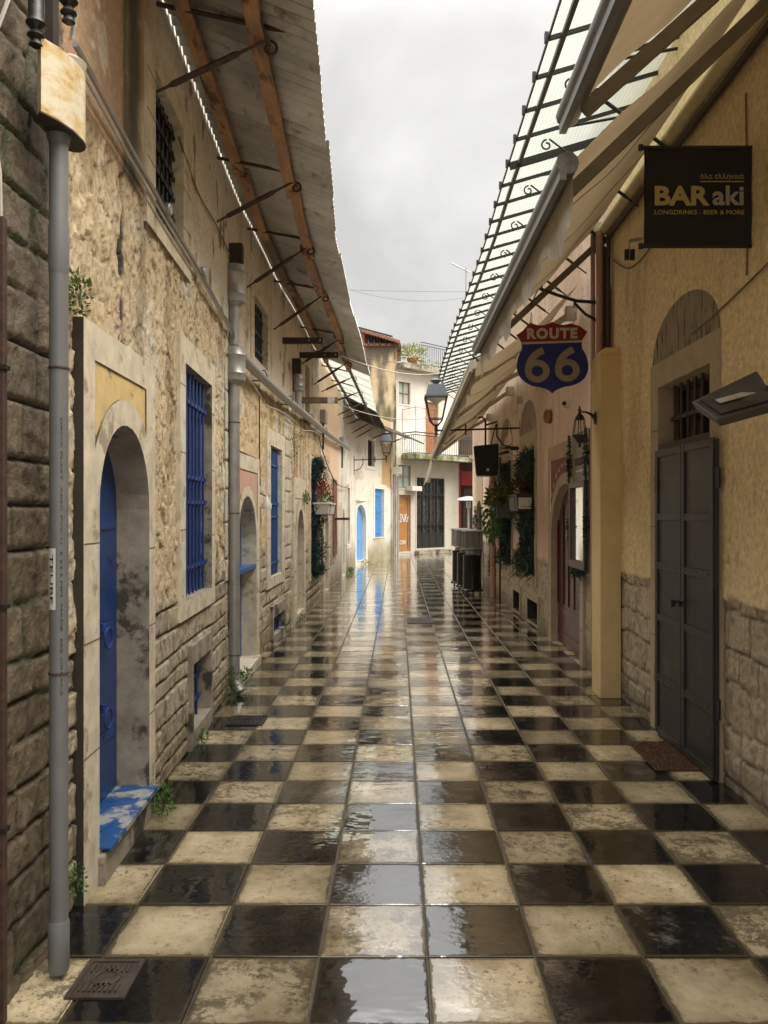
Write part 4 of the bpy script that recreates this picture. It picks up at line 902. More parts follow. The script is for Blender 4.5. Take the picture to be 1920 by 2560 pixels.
for q_ in (q0, q1, EP.pos(b0_+1.1, .74, 0)): mb.tube([q_+Vector((0, 0, 3.85)), q_+Vector((0, 0, 5.6))], .01, 5)
mb.tube([q0+Vector((0, 0, 5.55)), q1+Vector((0, 0, 5.6)), EP.pos(b0_+1.1, .74, 5.55)], .008, 5); mb.build('railing', M_iron, bal)
mb = MB(); mb.pb(EP, -.1, EP.L, -2.5, .42, 7.1, 7.3); mb.build('roof_slab', mat('lichen_concrete', (.40, .37, .31), .8, .3, 5, .5, 30, c2=(.16, .17, .08), c2pos=.55), we)
mb = MB(); r0_ = EP.pos(e(1040), .3, 0); rail(mb, [r0_, EP.pos(EP.L+.3, .3, 0)], 7.35, 8.22, .11, .011); mb.build('roof_railing', M_iron, we)
mb = MB(); mb.pb(EP, EP.L-.0, EP.L+1.8, -3, -2.9, 0, 7.1); mb.box(-.06, .0, 30.45, 33.5, 0, 7.1); mb.build('side_wall', M_whst, we)

def leaves(mb, c, rad, n, size, seed, up=.3, m=0, asp=2.2, droop=0):
    r = random.Random(seed); c = Vector(c)
    for _ in range(n):
        while True:
            v = Vector((r.uniform(-1, 1), r.uniform(-1, 1), r.uniform(-1, 1)))
            if v.length < 1: break
        p = c+Vector((v.x*rad[0], v.y*rad[1], v.z*rad[2])); d_ = (v+Vector((r.uniform(-.6, .6), r.uniform(-.6, .6), up+r.uniform(-.4, .4)-droop))).normalized()
        w_ = d_.cross(Vector((r.uniform(-1, 1), r.uniform(-1, 1), r.uniform(-1, 1)))).normalized(); L_ = size*r.uniform(.5, 1.2); W = L_/asp
        mb.face([p, p+d_*L_*.45+w_*W*.5, p+d_*L_, p+d_*L_*.45-w_*W*.5], m)
M_dry = mat('dry_grass_leaves', (.22, .24, .06), .6, .4, 20, .1, 60, transl=.3)
t = thing('roof_plant', 'bushy yellow green plant in a trough at the corner of the white house roof', 'plant', EP.pos(e(1023), .2, 7.3))
mb = MB(); c0 = EP.pos(e(1023), .2, 7.3); mb.lathe(c0, [(.16, 0), (.22, .22), (.24, .24)], 12); mb.build('pot', mat('terracotta', (.42, .17, .09), .8, .2), t)
mb = MB(); leaves(mb, c0+Vector((0, 0, .42)), (.55, .4, .26), 420, .22, 31, .5, asp=5); leaves(mb, c0+Vector((.5, 0, .02)), (.8, .3, .08), 200, .16, 32, -.3, asp=5); mb.build('foliage', M_dry, t)

rs = thing('red_shop', 'dark shop front with red posts and fascia beyond the patio heaters', 'shop', (3.4, 33.4, 0))
M_red = mat('red_paint', (.30, .018, .018), .4, .2, 5, .15, 30)
mb = MB(); mb.box(2.45, 6.2, 33.5, 33.55, 0, 6.5); mb.build('wall', mat('brown_shop_wall', (.10, .065, .05), .6, .3, 3, .3, 20), rs)
for x_ in (2.42, 4.3):
    mb = MB(); mb.box(x_, x_+.15, 33.0, 33.4, 0, 3.75); mb.build('post', M_red, rs, bevel=.01)
mb = MB(); mb.box(2.6, 6, 33.2, 33.42, 2.75, 3.35); mb.build('fascia', M_red, rs)
for x_ in (2.75, 3.35, 3.95):
    mb = MB(); mb.box(x_, x_+.5, 33.4, 33.47, .5, 2.6); f_ = mb.build('window', M_glass, rs); mb = MB(); mb.box(x_-.03, x_, 33.36, 33.46, .4, 2.7); mb.box(x_+.5, x_+.53, 33.36, 33.46, .4, 2.7); mb.build('frame', M_woodb, f_)
mb = MB(); mb.box(2.3, 6, 32.3, 33.5, 3.80, 3.95); mb.build('canopy', M_trimd, rs)

# ---------------------------------------------------------------- left canopy
def oo(s_):
    Y = float(LP.xy(s_)[1]); return float(np.interp(Y, [3, 4.5, 6.25, 11, 14.8, 19.6, 24.1, 26, 28.3], [.90, .92, .93, .95, .97, .84, .90, .92, .95]))
def zo_(s_): return float(np.interp(float(LP.xy(s_)[1]), [3, 11, 15, 20, 24, 28.3], [4.22, 4.24, 4.17, 4.10, 4.17, 4.10]))
ZW = 4.62
def cz(s_, o): return ZW+(zo_(s_)-ZW)*(o+.12)/(oo(s_)+.12)
lc = thing('corrugated_canopy', 'rusty corrugated steel canopy on iron brackets along the left houses', 'canopy', (-1, 8, 4.4))
sr = random.Random(9); s_ = sy(3.12); sT0 = sy(14.9); sT1 = sy(19.6); i = 0
while s_ < LP.L+.2:
    tr = sT0-.2 < s_ < sT1-.3; wd = .84; s2 = s_+wd+.10; ov = sr.uniform(-.012, .012); near = s_ < sy(9)
    per = .105; ns = int((s2-s_)/per*(8 if near else 6)); P_ = []; fs = []; dz = sr.uniform(-.001, .001)+(.003 if i % 2 else 0)
    rows = 5
    for a in range(ns+1):
        ss = s_+(s2-s_)*a/ns; se = min(ss, LP.L+.9)
        for b in range(rows+1):
            o = .014+(oo(min(se, LP.L))+ov-.014)*b/rows
            amp = (.021 if not tr else .006); z = cz(min(se, LP.L), o)+amp*math.cos(2*PI*ss/per)+dz+.01*math.sin(ss*1.7)
            p = LP.pos(min(se, LP.L), o, z)
            if se > LP.L: p += Vector((.27, .96, 0))*(se-LP.L)
            P_.append(p)
    for a in range(ns):
        for b in range(rows): q = a*(rows+1)+b; fs.append((q, q+1, q+rows+2, q+rows+1))
    mb = MB(); mb.raw(P_, fs); mb.build('roof_sheet' if not tr else 'translucent_sheet', M_pane if tr else (M_corrd if s_ > sT1-.3 else M_corr), lc, smooth=True); s_ += wd; i += 1
# timber purlins
def purlin(s0, s1, oA, oB, w_, h_, mt):
    mb = MB(); n_ = max(1, int((s1-s0)/.8))
    for k in range(n_):
        a = s0+(s1-s0)*k/n_; b = s0+(s1-s0)*(k+1)/n_; oa = oA+(oB-oA)*k/n_; ob_ = oA+(oB-oA)*(k+1)/n_
        pts = []
        for (q, o) in ((a, oa), (b, ob_)):
            for (do, dz) in ((-w_/2, -h_), (w_/2, -h_), (w_/2, 0), (-w_/2, 0)): pts.append(LP.pos(q, o+do, cz(q, o)-.015+dz))
        mb.hexa(pts)
    return mb.build('purlin', mt, lc, bevel=.003)
ysp = [3.2, 6.75, 8.35, 9.95, 12.4, 14.9]
for k in range(5):
    purlin(sy(ysp[k])-.05, sy(ysp[k+1])+.12, .16+.02*(k % 2), .15, .085, .075, M_wood if k != 2 else M_woodd)
    purlin(sy(ysp[k])-.15, sy(ysp[k+1])+.05, .56+.05*(k % 2), .58+.03*(k % 2), .085, .07, M_wood)
purlin(sT0, LP.L, .58, .62, .05, .04, M_rust); purlin(sT0, LP.L, .12, .12, .05, .04, M_rust)
def bracket(P, s_, zwall, zfoot, oend, zend, parent, mt, r=.011, th=1.0):
    mb = MB(); mb.tube([P.pos(s_, -.02, zwall), P.pos(s_, oend+.1, zend+.02)], r*1.1, 6)
    f0 = P.pos(s_, 0, zfoot); f1 = P.pos(s_, oend-.02, zend-.03); u = f1-f0
    mb.tube([f0, f0+u*.12, f0+u*.16, f0+u*.72, f0+u*.76, f0+u*.9, f1], [r*.8, r*.8, r*1.7*th, r*1.7*th, r*.9, r*.8, r*.8], 4)
    sp = []; a0 = P.pos(s_, oend, zend-.035)
    ux = (P.pos(s_, 1, 0)-P.pos(s_, 0, 0))
    for k in range(15):
        q = k/14; rr = .045*(1-.62*q); an = PI/2-q*PI*2.1; sp.append(a0+ux*(rr*math.cos(an))+Vector((0, 0, -.045+rr*math.sin(an))))
    mb.tube(sp, r*.75, 5); return mb.build('bracket', mt, parent)
for Y in (4.5, 6.45, 8.05, 9.87, 12.3, 14.1, 15.5, 17.2, 18.6, 19.8, 21.2, 22.7, 24.3, 25.8, 27.6):
    q = sy(Y); bracket(LP, q, 4.47, 3.92+.06*math.sin(Y*3), .64, cz(q, .62)-.03, lc, M_rust, .012)
# ---------------------------------------------------------------- right canopy
rc = thing('fibreglass_canopy', 'pale translucent canopy on black iron ribs above the awnings on the right', 'canopy', (1.4, 9, 4.7))
YR = [2.75+.452*k for k in range(0, 40)]
def rz(o): return 4.88-.29*o
for k in range(0, len(YR)-1):
    mb = MB(); a = ry(YR[k]); b = ry(YR[k+1]); n_ = 6; P_ = []; fs = []
    for u_ in range(n_+1):
        for v_ in range(3):
            q = a+(b-a)*v_/2; o = -.03+1.01*u_/n_; P_.append(RP.pos(q, o, rz(o)+.004*math.sin(v_+k)))
    for u_ in range(n_):
        for v_ in range(2): q = u_*3+v_; fs.append((q, q+1, q+4, q+3))
    mb.raw(P_, fs); mb.build('panel', M_pane, rc, smooth=True)
for k, Y in enumerate(YR):
    mb = MB(); q = ry(Y); mb.bar(RP.pos(q, 0, rz(0)-.02), RP.pos(q, 1.0, rz(1.0)-.02), .016, .028); mb.box(*[v for pr in zip(RP.pos(q, 1.0, rz(1)-.03)-Vector((.012, .014, .012)), RP.pos(q, 1.0, rz(1)+.01)+Vector((.012, .014, .012))) for v in pr]); mb.build('rib', M_iron, rc)
mb = MB()
for k in range(12):
    a = ry(2.75)+(ry(20.4)-ry(2.75))*k/12; b = ry(2.75)+(ry(20.4)-ry(2.75))*(k+1)/12; mb.bar(RP.pos(a, .90, rz(.9)-.05), RP.pos(b, .90, rz(.9)-.05), .03, .03)
mb.build('edge_beam', M_iron, rc)
mb = MB()
for k in range(12):
    a = ry(2.75)+(ry(20.4)-ry(2.75))*k/12; b = ry(2.75)+(ry(20.4)-ry(2.75))*(k+1)/12; mb.bar(RP.pos(a, .985, rz(.985)-.012), RP.pos(b, .985, rz(.985)-.012), .012, .018)
mb.build('edge_strip', M_rust, rc)
for k in range(1, 18):
    Y = 4.6+.9*k*1.0
    if Y < 20.4: bracket(RP, ry(Y), 4.80, 4.05, .74, rz(.74)-.04, rc, M_iron, .010, .9)
mb = MB(); q = ry(6.80); mb.bar(RP.pos(q, .0, rz(0)-.05), RP.pos(q, .98, rz(.98)-.05), .035, .05); mb.build('joint_beam', M_iron, rc)

# ---------------------------------------------------------------- awnings
M_seam = mat('awning_seam', (.25, .175, .095), .8, .15)
def awning(name, label, y0, y1, rail0, rail1, wz0, wz1, wx, seed, mrail, sag=.05, arms=(), rr=.045, val=.0, edge_rag=0):
    t = thing(name, label, 'awning', (wx, (y0+y1)/2, wz0), 'cream shop awnings along the right wall')
    nu = 24; nv = max(10, int((y1-y0)/.12)); P_ = []; fs = []; rr_ = random.Random(seed)
    for v_ in range(nv+1):
        f = v_/nv; Y = y0+(y1-y0)*f; rx = rail0[0]+(rail1[0]-rail0[0])*f; rz_ = rail0[1]+(rail1[1]-rail0[1])*f; wz = wz0+(wz1-wz0)*f
        for u_ in range(nu+1):
            g = u_/nu; x = wx-.08+(rx-wx+.08)*g; z = wz+(rz_-wz)*g-sag*math.sin(PI*g)*(1+.12*math.sin(Y*1.1+seed))+.010*math.sin(g*15+Y*.7)+.004*math.sin(Y*6+g*3)*math.sin(PI*g)
            P_.append((x, Y+.02*math.sin(g*5), z))
    for v_ in range(nv):
        for u_ in range(nu): q = v_*(nu+1)+u_; fs.append((q, q+1, q+nu+2, q+nu+1))
    mb = MB(); mb.raw(P_, fs); mb.build('cloth', M_awn, t, smooth=True)
    for sY in range(1, int((y1-y0)/1.1)+1):                                 # stitched seams
        v_ = int(nv*sY*1.1/(y1-y0)); v_ = min(v_, nv); row = [Vector(P_[v_*(nu+1)+u_]) for u_ in range(nu+1)]; sb_ = MB()
        for a_, b_ in zip(row[:-1], row[1:]): sb_.bar(a_+Vector((0, 0, -.002)), b_+Vector((0, 0, -.002)), .022, .003)
        sb_.build('seam', M_seam, t)
    mb = MB()
    a = Vector((rail0[0], y0-.03, rail0[1])); b = Vector((rail1[0], y1+.03, rail1[1])); mb.tube([a, b], rr, 12); mb.bar(a+Vector((-.02, 0, -.02)), b+Vector((-.02, 0, -.02)), .03, rr*2.2); mb.build('front_rail', mrail, t, smooth=True)
    for (Ya, side) in arms:
        f = (Ya-y0)/(y1-y0); rx = rail0[0]+(rail1[0]-rail0[0])*f; rz_ = rail0[1]+(rail1[1]-rail0[1])*f; wz = wz0+(wz1-wz0)*f
        p0 = Vector((wx-.04, Ya, wz-.14)); p2 = Vector((rx+.04, Ya+(0 if side == 0 else side*.1), rz_-.05)); pm = (p0+p2)/2+Vector((0, side*.45, .05))
        mb = MB()
        if side == 0: mb.bar(p0, p2, .05, .055)
        else:
            mb.bar(p0, pm, .045, .05); mb.bar(pm+Vector((0, 0, -.03)), p2, .038, .042); mb.lathe(pm+Vector((0, 0, -.06)), [(.035, 0), (.035, .09)], 10)
        mb.box(wx-.08, wx+.03, Ya-.05, Ya+.05, wz-.2, wz-.06); mb.build('arm', M_cream if mrail is M_cream else mat('olive_aluminium', (.17, .14, .095), .5, .2), t)
    if val:
        P_ = []; fs = []; nv = int((y1-y0)/.05)
        for v_ in range(nv+1):
            f = v_/nv; Y = y0+(y1-y0)*f; rx = rail0[0]+(rail1[0]-rail0[0])*f; rz_ = rail0[1]+(rail1[1]-rail0[1])*f
            h_ = val*(1+.25*math.sin(Y*7)+.3*rr_.random()*edge_rag)
            for k in range(4): P_.append((rx+.028+.012*math.sin(Y*11+k)*k/3, Y, rz_-.03-h_*k/3))
        for v_ in range(nv):
            for k in range(3): q = v_*4+k; fs.append((q, q+1, q+5, q+4))
        mb = MB(); mb.raw(P_, fs); mb.build('valance', M_val, t, smooth=True)
    return t
M_val = mat('wet_valance_cloth', (.46, .42, .34), .5, .25, 8, .3, 30, stretch=(1, 4, .4), transl=.4)
a1 = awning('awning', 'nearest cream awning with a dark grey front rail, leaving the picture at the top right', .5, 3.42, (.72, 3.31), (.73, 3.31), 4.36, 4.34, 1.86, 1, M_alu, .03, ((3.3, 0),), .05)
a2 = awning('awning', 'second cream awning, over the dark hanging bar banner, with wet grey rail and pale valance', 3.52, 7.42, (.74, 3.13), (.735, 3.14), 4.22, 4.20, 1.86, 2, M_alu, .05, ((3.75, 0), (7.36, 0)), .05, .19, 1)
a3 = awning('awning', 'farthest cream awning, torn at its far end, above the black loudspeaker', 7.82, 16.6, (.73, 3.05), (.72, 2.77), 3.84, 3.62, 1.84, 3, M_cream, .10, ((8.4, 1), (11.2, -1), (13.0, 1), (15.9, -1)), .045, .13, .6)
for (yy, k) in ((14.0, 0), (15.6, 1)):                                    # dark round patches
    mb = MB(); f = .16; x = .73+.18; z = 2.90-.04*k
    pts = [(x+.10*math.cos(q)+.0, yy+.55*math.sin(q), z+.08*math.cos(q)-.02) for q in [2*PI*j/18 for j in range(18)]]
    mb.plate(pts, (-.5, 0, -.8), .012); mb.build('dark_patch', M_iron, a3)
mb = MB(); P_ = []; fs = []
for v_ in range(9):
    for k in range(7): g = k/6; P_.append((.72+.07*math.sin(v_*1.3+k*.7)*g-.13*g*(1-v_/16), 16.55+.05*v_, 2.80-.62*g*(1-.45*v_/8)+.03*math.sin(v_*2+k)))
for v_ in range(8):
    for k in range(6): q = v_*7+k; fs.append((q, q+1, q+8, q+7))
mb.raw(P_, fs); mb.build('torn_flap', M_val, a3, smooth=True)
mb = MB(); mb.tube([(1.862, .5, 4.19), (1.868, 7.3, 4.18)], .05, 14); mb.build('roller_tube', mat('rolled_cloth', (.62, .50, .27), .7, .12, 8, .2, 40), a2, smooth=True)
mb = MB(); mb.box(1.872, 1.90, .5, 7.3, 4.06, 4.10); mb.build('torsion_bar', M_rust, a2)
mb = MB(); mb.lathe((0, 0, 0), [(.06, 0), (.075, .02), (.075, .08), (.05, .1)], 14)
mb.v = [Vector((1.84+v.x, 7.30+v.z, 4.20+v.y)) for v in mb.v]; mb.build('end_cap', M_cream, a2)

# ---------------------------------------------------------------- pipes and gutter on the left
def pipe_rings(mb, c, r, zs):
    for z in zs: mb.lathe(Vector((c[0], c[1], z)), [(r, -.004), (r+.004, -.003), (r+.004, .003), (r, .004)], 16)
t = thing('downpipe', 'thick grey plastic downpipe in the left foreground below a rusty box', 'pipe', (-1.165, 2.72, 0))
X0, Y0 = -1.170, 2.76
mb = MB(); mb.lathe((X0, Y0, 0), [(.031, .04), (.031, 1.48), (.0312, 2.48)], 24); mb.lathe((X0, Y0, 0), [(.031, 2.42), (.034, 2.44), (.034, 2.58), (.031, 2.60), (.031, 2.90)], 24); mb.lathe((X0, Y0, 0), [(.031, .02), (.035, .03), (.035, .19), (.031, .2)], 24); mb.build('pipe', M_pvc, t, smooth=True)
for z_ in (1.05, 2.1): mb = MB(); pipe_rings(mb, (X0, Y0), .031, (z_,)); mb.build('clip', M_rust, t)
mb = MB(); n_ = 8; P_ = []
for z_ in (1.27, 1.48):
    for k in range(n_): q = R(-146)+(k/(n_-1))*R(60); P_.append((X0+.0325*math.cos(q), Y0+.0325*math.sin(q), z_))
mb.raw(P_, [(k, k+1, n_+k+1, n_+k) for k in range(n_-1)]); st = mb.build('sticker', M_white, t)
mb = MB(); q = R(-114); c0 = Vector((X0+.0332*math.cos(q), Y0+.0332*math.sin(q), 1.375)); tx = Vector((math.sin(-q)*-1, math.cos(q), 0)); tx = Vector((-math.sin(q), math.cos(q), 0))
add_text(mb, 'TEUBE', .03, c0-tx*.006, (0, 0, -1), tx, 0, 0, .17, .014, .0004); mb.build('lettering', M_dark, st)
mb = MB(); q = R(-58)
c0 = Vector((X0+.0315*math.cos(q), Y0+.0315*math.sin(q), 1.45)); tx = Vector((-math.sin(q), math.cos(q), 0)); add_text(mb, 'DRIVA PLAST  ABSC PVC U  6 63.3 MM  MADE  EEE CREACE', .02, c0, (0, 0, -1), tx, 0, 0, .95, .006, .0003); mb.build('lettering', M_dark, t)
# rusty box of the rain head
t = thing('rain_head', 'cream enamelled drain box streaked with rust on top of the foreground downpipe', 'drain box', (X0, Y0, 2.86))
def rust_mat():
    m, n, b = newmat('rust_streaked_enamel'); L = n.links.new; tc = N(n, 'ShaderNodeTexCoord'); mp = N(n, 'ShaderNodeMapping'); mp.inputs['Scale'].default_value = (3.5, 3.5, 8); L(tc.outputs['Object'], mp.inputs[0])
    nz = N(n, 'ShaderNodeTexNoise', Scale=1.6, Detail=8.0, Roughness=.7); L(mp.outputs[0], nz.inputs['Vector']); r = N(n, 'ShaderNodeValToRGB'); L(nz.outputs[0], r.inputs[0]); e = r.color_ramp.elements
    e[0].position = .45; e[0].color = (.62, .56, .42, 1); e[1].position = .66; e[1].color = (.20, .075, .015, 1); x = e.new(.57); x.color = (.52, .36, .14, 1); L(r.outputs[0], b.inputs['Base Color']); b.inputs['Roughness'].default_value = .4; return m
M_enam = rust_mat()
mb = MB(); zt_, zb_ = 3.15, 2.905
def dsec(z):                                                             # long side along the wall, round far end
    p = [(-1.190, 2.64), (-1.16, 2.60), (-1.128, 2.66), (-1.108, 2.73)]
    for j in range(9): a = -.25+(PI*.75)*j/8; p.append((-1.155+.052*math.cos(a), 2.80+.085*math.sin(a)))
    p.append((-1.20, 2.87)); return [Vector((x, y, z)) for x, y in p]
A_, B_ = dsec(zb_), dsec(zt_); k_ = len(A_); mb.face(list(reversed(A_))); mb.face(B_)
for j in range(k_): mb.face([A_[j], A_[(j+1) % k_], B_[(j+1) % k_], B_[j]])
mb.build('box', M_enam, t, bevel=.004)
mb = MB(); c_ = sum(A_, Vector())/k_; lo = [c_+(v-c_)*1.03+Vector((0, 0, -.004)) for v in A_]; mb.plate(lo, (0, 0, 1), .006); mb.build('base', M_woodb, t)
mb = MB(); mb.lathe((X0+.02, Y0+.05, zt_), [(.045, 0), (.055, .03), (.03, .05), (.004, .058)], 16); mb.build('cap', M_cream, t, smooth=True)
mb = MB(); mb.lathe((X0+.0, Y0, 2.87), [(.033, 0), (.042, .034)], 16); mb.build('funnel', M_pvc, t, smooth=True)
t = thing('steel_conduit', 'thin dark brown square conduit running up the block house wall', 'conduit', (-1.235, 2.46, 0))
mb = MB(); mb.box(-1.262, -1.232, 2.50, 2.525, .0, 2.53); mb.build('conduit', M_rust, t, bevel=.003)
for z_ in (.6, 1.3, 2.05): mb = MB(); mb.box(-1.268, -1.226, 2.494, 2.531, z_, z_+.014); mb.build('clip', M_iron, t)
mb = MB(); mb.tube([(-1.247, 2.51, 2.52), (-1.245, 2.50, 2.66), (-1.25, 2.47, 2.80), (-1.252, 2.44, 3.0), (-1.25, 2.50, 3.12), (-1.24, 2.58, 3.3), (-1.25, 2.6, 3.6)], .007, 6); mb.build('cable', M_cablel, t, smooth=True)
t = thing('insulator_cluster', 'black iron and porcelain cable insulators at the top left corner', 'insulator', (-1.2, 2.7, 3.3))
for (x_, y_, z_) in ((-1.177, 2.60, 3.14), (-1.12, 2.72, 3.29), (-1.20, 2.46, 3.22)):
    mb = MB(); mb.lathe((x_, y_, z_), [(.006, -.03), (.022, -.02), (.014, 0), (.028, .01), (.014, .03), (.032, .05), (.024, .07), (.024, .34)], 12); mb.tube([(x_, y_, z_+.3), (x_-.1, y_+.02, z_+.34)], .012, 6); mb.build('insulator', M_iron, t, smooth=True)
mb = MB(); mb.bar((-1.27, 2.9, 3.2), (-1.27, 2.9, 4.8), .06, .05); mb.build('upright', M_woodb, t)
mb = MB(); mb.tube([(-1.11, 2.76, 3.33), (-1.13, 2.77, 3.24)], .009, 6); mb.build('wire_end', M_cablel, t)

t = thing('zinc_downpipe', 'zinc downpipe with two drum shaped rain heads between first two stone houses', 'pipe', (-1.44, 7.05, 0))
X1, Y1 = -1.445, 7.06
mb = MB(); mb.lathe((X1, Y1, 0), [(.048, .16), (.048, 2.75)], 20); mb.lathe((X1, Y1, 0), [(.045, 3.08), (.045, 3.45)], 20); mb.lathe((X1, Y1, 0), [(.050, .80), (.052, .81), (.052, .95), (.05, .96)], 20)
mb.tube([(X1, Y1, .2), (X1, Y1, .14), (X1+.02, Y1-.015, .09), (X1+.06, Y1-.04, .03)], .05, 14); mb.build('pipe', M_zinc, t, smooth=True)
def drum(x, y, z, r, h, parent):
    mb = MB(); mb.lathe((x, y, z), [(r*.5, -.03), (r, .01), (r, .06), (r+.006, .07), (r, .08), (r, h-.08), (r+.006, h-.07), (r, h-.06), (r, h)], 24); return mb.build('rain_drum', M_zinc, parent, smooth=True)
drum(X1, Y1, 2.76, .098, .30, t); drum(X1, Y1, 3.45, .098, .33, t)
mb = MB(); mb.box(X1-.09, X1+.075, Y1-.03, Y1+.06, 3.76, 3.98); mb.build('duct', M_woodb, t, bevel=.01)
for z_ in (.35, 1.6, 2.4):
    mb = MB(); pipe_rings(mb, (X1, Y1), .049, (z_,)); mb.build('clip', M_rust, t)
t = thing('gutter_pipe', 'long grey gutter pipe sloping along the left houses below the upper windows', 'gutter', LP.pos(sy(7.2), .1, 3.02))
mb = MB(); pts = [LP.pos(sy(Y), .10, z) for Y, z in ((7.15, 3.0), (8.5, 3.03), (10, 3.06), (12, 3.09), (14, 3.13), (16, 3.16), (18, 3.2), (20.4, 3.24))]; mb.tube(pts, .05, 14); mb.build('pipe', M_zinc, t, smooth=True)
for Y in (8.4, 10.5, 12.8, 15.2, 18.0):
    mb = MB(); p = LP.pos(sy(Y), .1, 3.02+(Y-7.15)*.018); mb.tube([p+Vector((-.12, 0, .02)), p+Vector((-.05, 0, .055)), p+Vector((.03, 0, .055)), p+Vector((.055, 0, 0)), p+Vector((0, 0, -.055)), p+Vector((-.1, 0, -.05))], .008, 5); mb.build('hanger', M_rust, t)
t = thing('short_downpipe', 'short zinc pipe with one rain drum on the upper wall of the second house', 'pipe', LP.pos(LP.s(735), .07, 3.1))
pp = LP.pos(LP.s(736), .08, 0); zz1 = zpx(978, pp.y); mb = MB(); mb.lathe((pp.x, pp.y, 0), [(.05, 3.05), (.05, zz1+.02)], 18); mb.build('pipe', M_zinc, t, smooth=True); drum(pp.x, pp.y, zz1, .075, .24, t)
mb = MB(); mb.box(pp.x-.1, pp.x+.05, pp.y-.1, pp.y+.02, zz1+.24, zz1+.46); mb.build('duct', M_woodb, t, bevel=.02)
# plank arms
for (px0, px1, py, hh, mt, lb) in ((706, 808, 852, 15, M_woodb, 'dark timber arm sticking out under the corrugated canopy, the upper left one of three'),
                               (748, 846, 888, 14, M_woodb, 'dark timber arm with two bolt holes, the middle one of three under the canopy'),
                               (752, 845, 1001, 15, M_woodd, 'pale brown timber arm with white paper on its end, lowest of three arms')):
    s_ = LP.s(px0, .0); Y = LP.pos(s_, 0, 0).y; x0 = xpx(px0, Y); x1 = xpx(px1, Y); z = zpx(py, Y); h_ = hh/F*Y
    t = thing('timber_arm', lb, 'timber arm', (x0, Y, z), 'timber arms sticking out of the left houses'); mb = MB(); mb.box(x0-.1, x1, Y-.03, Y+.03, z-h_/2, z+h_/2); mb.build('plank', mt, t, bevel=.004)
    mb = MB()
    for u_ in (.66, .93): p = (x0+(x1-x0)*u_, Y-.032, z); mb.tube([p, (p[0], Y-.05, z)], .013, 8)
    mb.build('bolt', M_zinc, t)
    if mt is M_woodd: mb = MB(); mb.box(x1-.16, x1-.05, Y-.038, Y-.032, z-.05, z+.05); mb.build('paper', M_white, t)
def meter(px, py0, py1, wpx, label, path=LP):
    s_ = path.s(px); Y = path.pos(s_, 0, 0).y; w_ = .30; z0_, z1_ = zpx(py1, Y), zpx(py0, Y)
    t = thing('meter_box', label, 'box', path.pos(s_, .02, z0_), 'grey electric boxes on the left houses'); mb = MB(); mb.pb(path, s_, s_+.35, .0, wpx/F*Y, z0_, z1_); mb.build('box', M_zinc, t, bevel=.008)
    mb = MB(); mb.tube([path.pos(s_+.17, .05, z0_), path.pos(s_+.17, .05, z0_-.5)], .02, 8); mb.build('conduit', M_iron, t)
meter(802, 1023, 1056, 15, 'grey metal electric box high on the peach house, below the translucent sheets'); meter(851, 1092, 1116, 12, 'small grey electric box high on the white house behind the gutter end')
p = Vector((-.14, 28.05, 0))
t = thing('corner_downpipe', 'grey downpipe with square box at the corner of the white house', 'pipe', (p.x, p.y, 0))
mb = MB(); mb.tube([(p.x, p.y, 0), (p.x, p.y, 3.2)], .05, 12); mb.tube([(p.x+.14, p.y+.02, 0), (p.x+.14, p.y+.02, 2.9)], .03, 10); mb.build('pipe', M_zinc, t, smooth=True); mb = MB(); mb.box(p.x-.06, p.x+.28, p.y-.12, p.y+.02, zpx(1186, 28), zpx(1167, 28)); mb.build('box', M_white, t, bevel=.01)

# cables
def cable(name, label, pts, r=.006, mt=None, cat='cable', sub=8, group=None):
    mb = MB(); q = [Vector(x) for x in pts]; out_ = []
    for i in range(len(q)-1):
        a = q[max(i-1, 0)]; b = q[i]; c = q[i+1]; d_ = q[min(i+2, len(q)-1)]
        for k in range(sub): u = k/sub; out_.append(.5*((2*b)+(c-a)*u+(2*a-5*b+4*c-d_)*u*u+(3*b-a-3*c+d_)*u**3))
    out_.append(q[-1]); mb.tube(out_, r, 6); o = mb.build(name, mt or M_cable, None, smooth=True); tag(o, label, cat, group); return o
L_ = lambda Y, o, z: tuple(LP.pos(sy(Y), o, z))
G_ = 'cables along the left houses'
cable('conduit', 'grey metal conduit along the top of the rough stone on the left', [L_(3.1, .05, 3.42), L_(3.7, .05, 3.36), L_(4.6, .045, 3.31), L_(5.7, .045, 3.27), L_(6.4, .045, 3.22), L_(6.9, .05, 3.19), L_(7.05, .05, 3.12)], .014, M_zinc, 'conduit')
cable('conduit', 'thin pale conduit just under the grey conduit on the left', [L_(3.1, .05, 3.36), L_(4.4, .045, 3.27), L_(5.7, .045, 3.235), L_(6.9, .05, 3.15)], .008, M_cablel, 'conduit')
for (Y, z) in ((4.55, 3.33), (5.6, 3.29)):
    p = LP.pos(sy(Y), .06, z); mb = MB(); mb.lathe((0, 0, 0), [(.033, 0), (.036, .01), (.036, .03), (.03, .036)], 16); mb.v = [Vector((p.x+v.z-.02, p.y+v.x, p.z+v.y)) for v in mb.v]; o = mb.build('junction_box', M_zinc, None, smooth=True)
    tag(o, 'round grey junction box on the conduit, the %s' % ('one nearer the viewer' if Y < 5 else 'one under the barred upper window'), 'junction box', 'junction boxes')
cable('cable', 'black cable sagging below the upper window toward the duct', [L_(5.0, .02, 3.95), L_(5.6, .02, 3.85), L_(6.3, .03, 3.86), L_(7.0, .03, 3.84)], .006)
cable('cable', 'bundle of thin cables looping under the gutter pipe', [L_(7.3, .06, 2.93), L_(8.2, .08, 2.86), L_(8.9, .07, 2.80), L_(9.8, .08, 2.86), L_(10.9, .09, 2.88), L_(12, .08, 2.85), L_(13.5, .08, 2.98), L_(15, .08, 3.0)], .008, M_cablel)
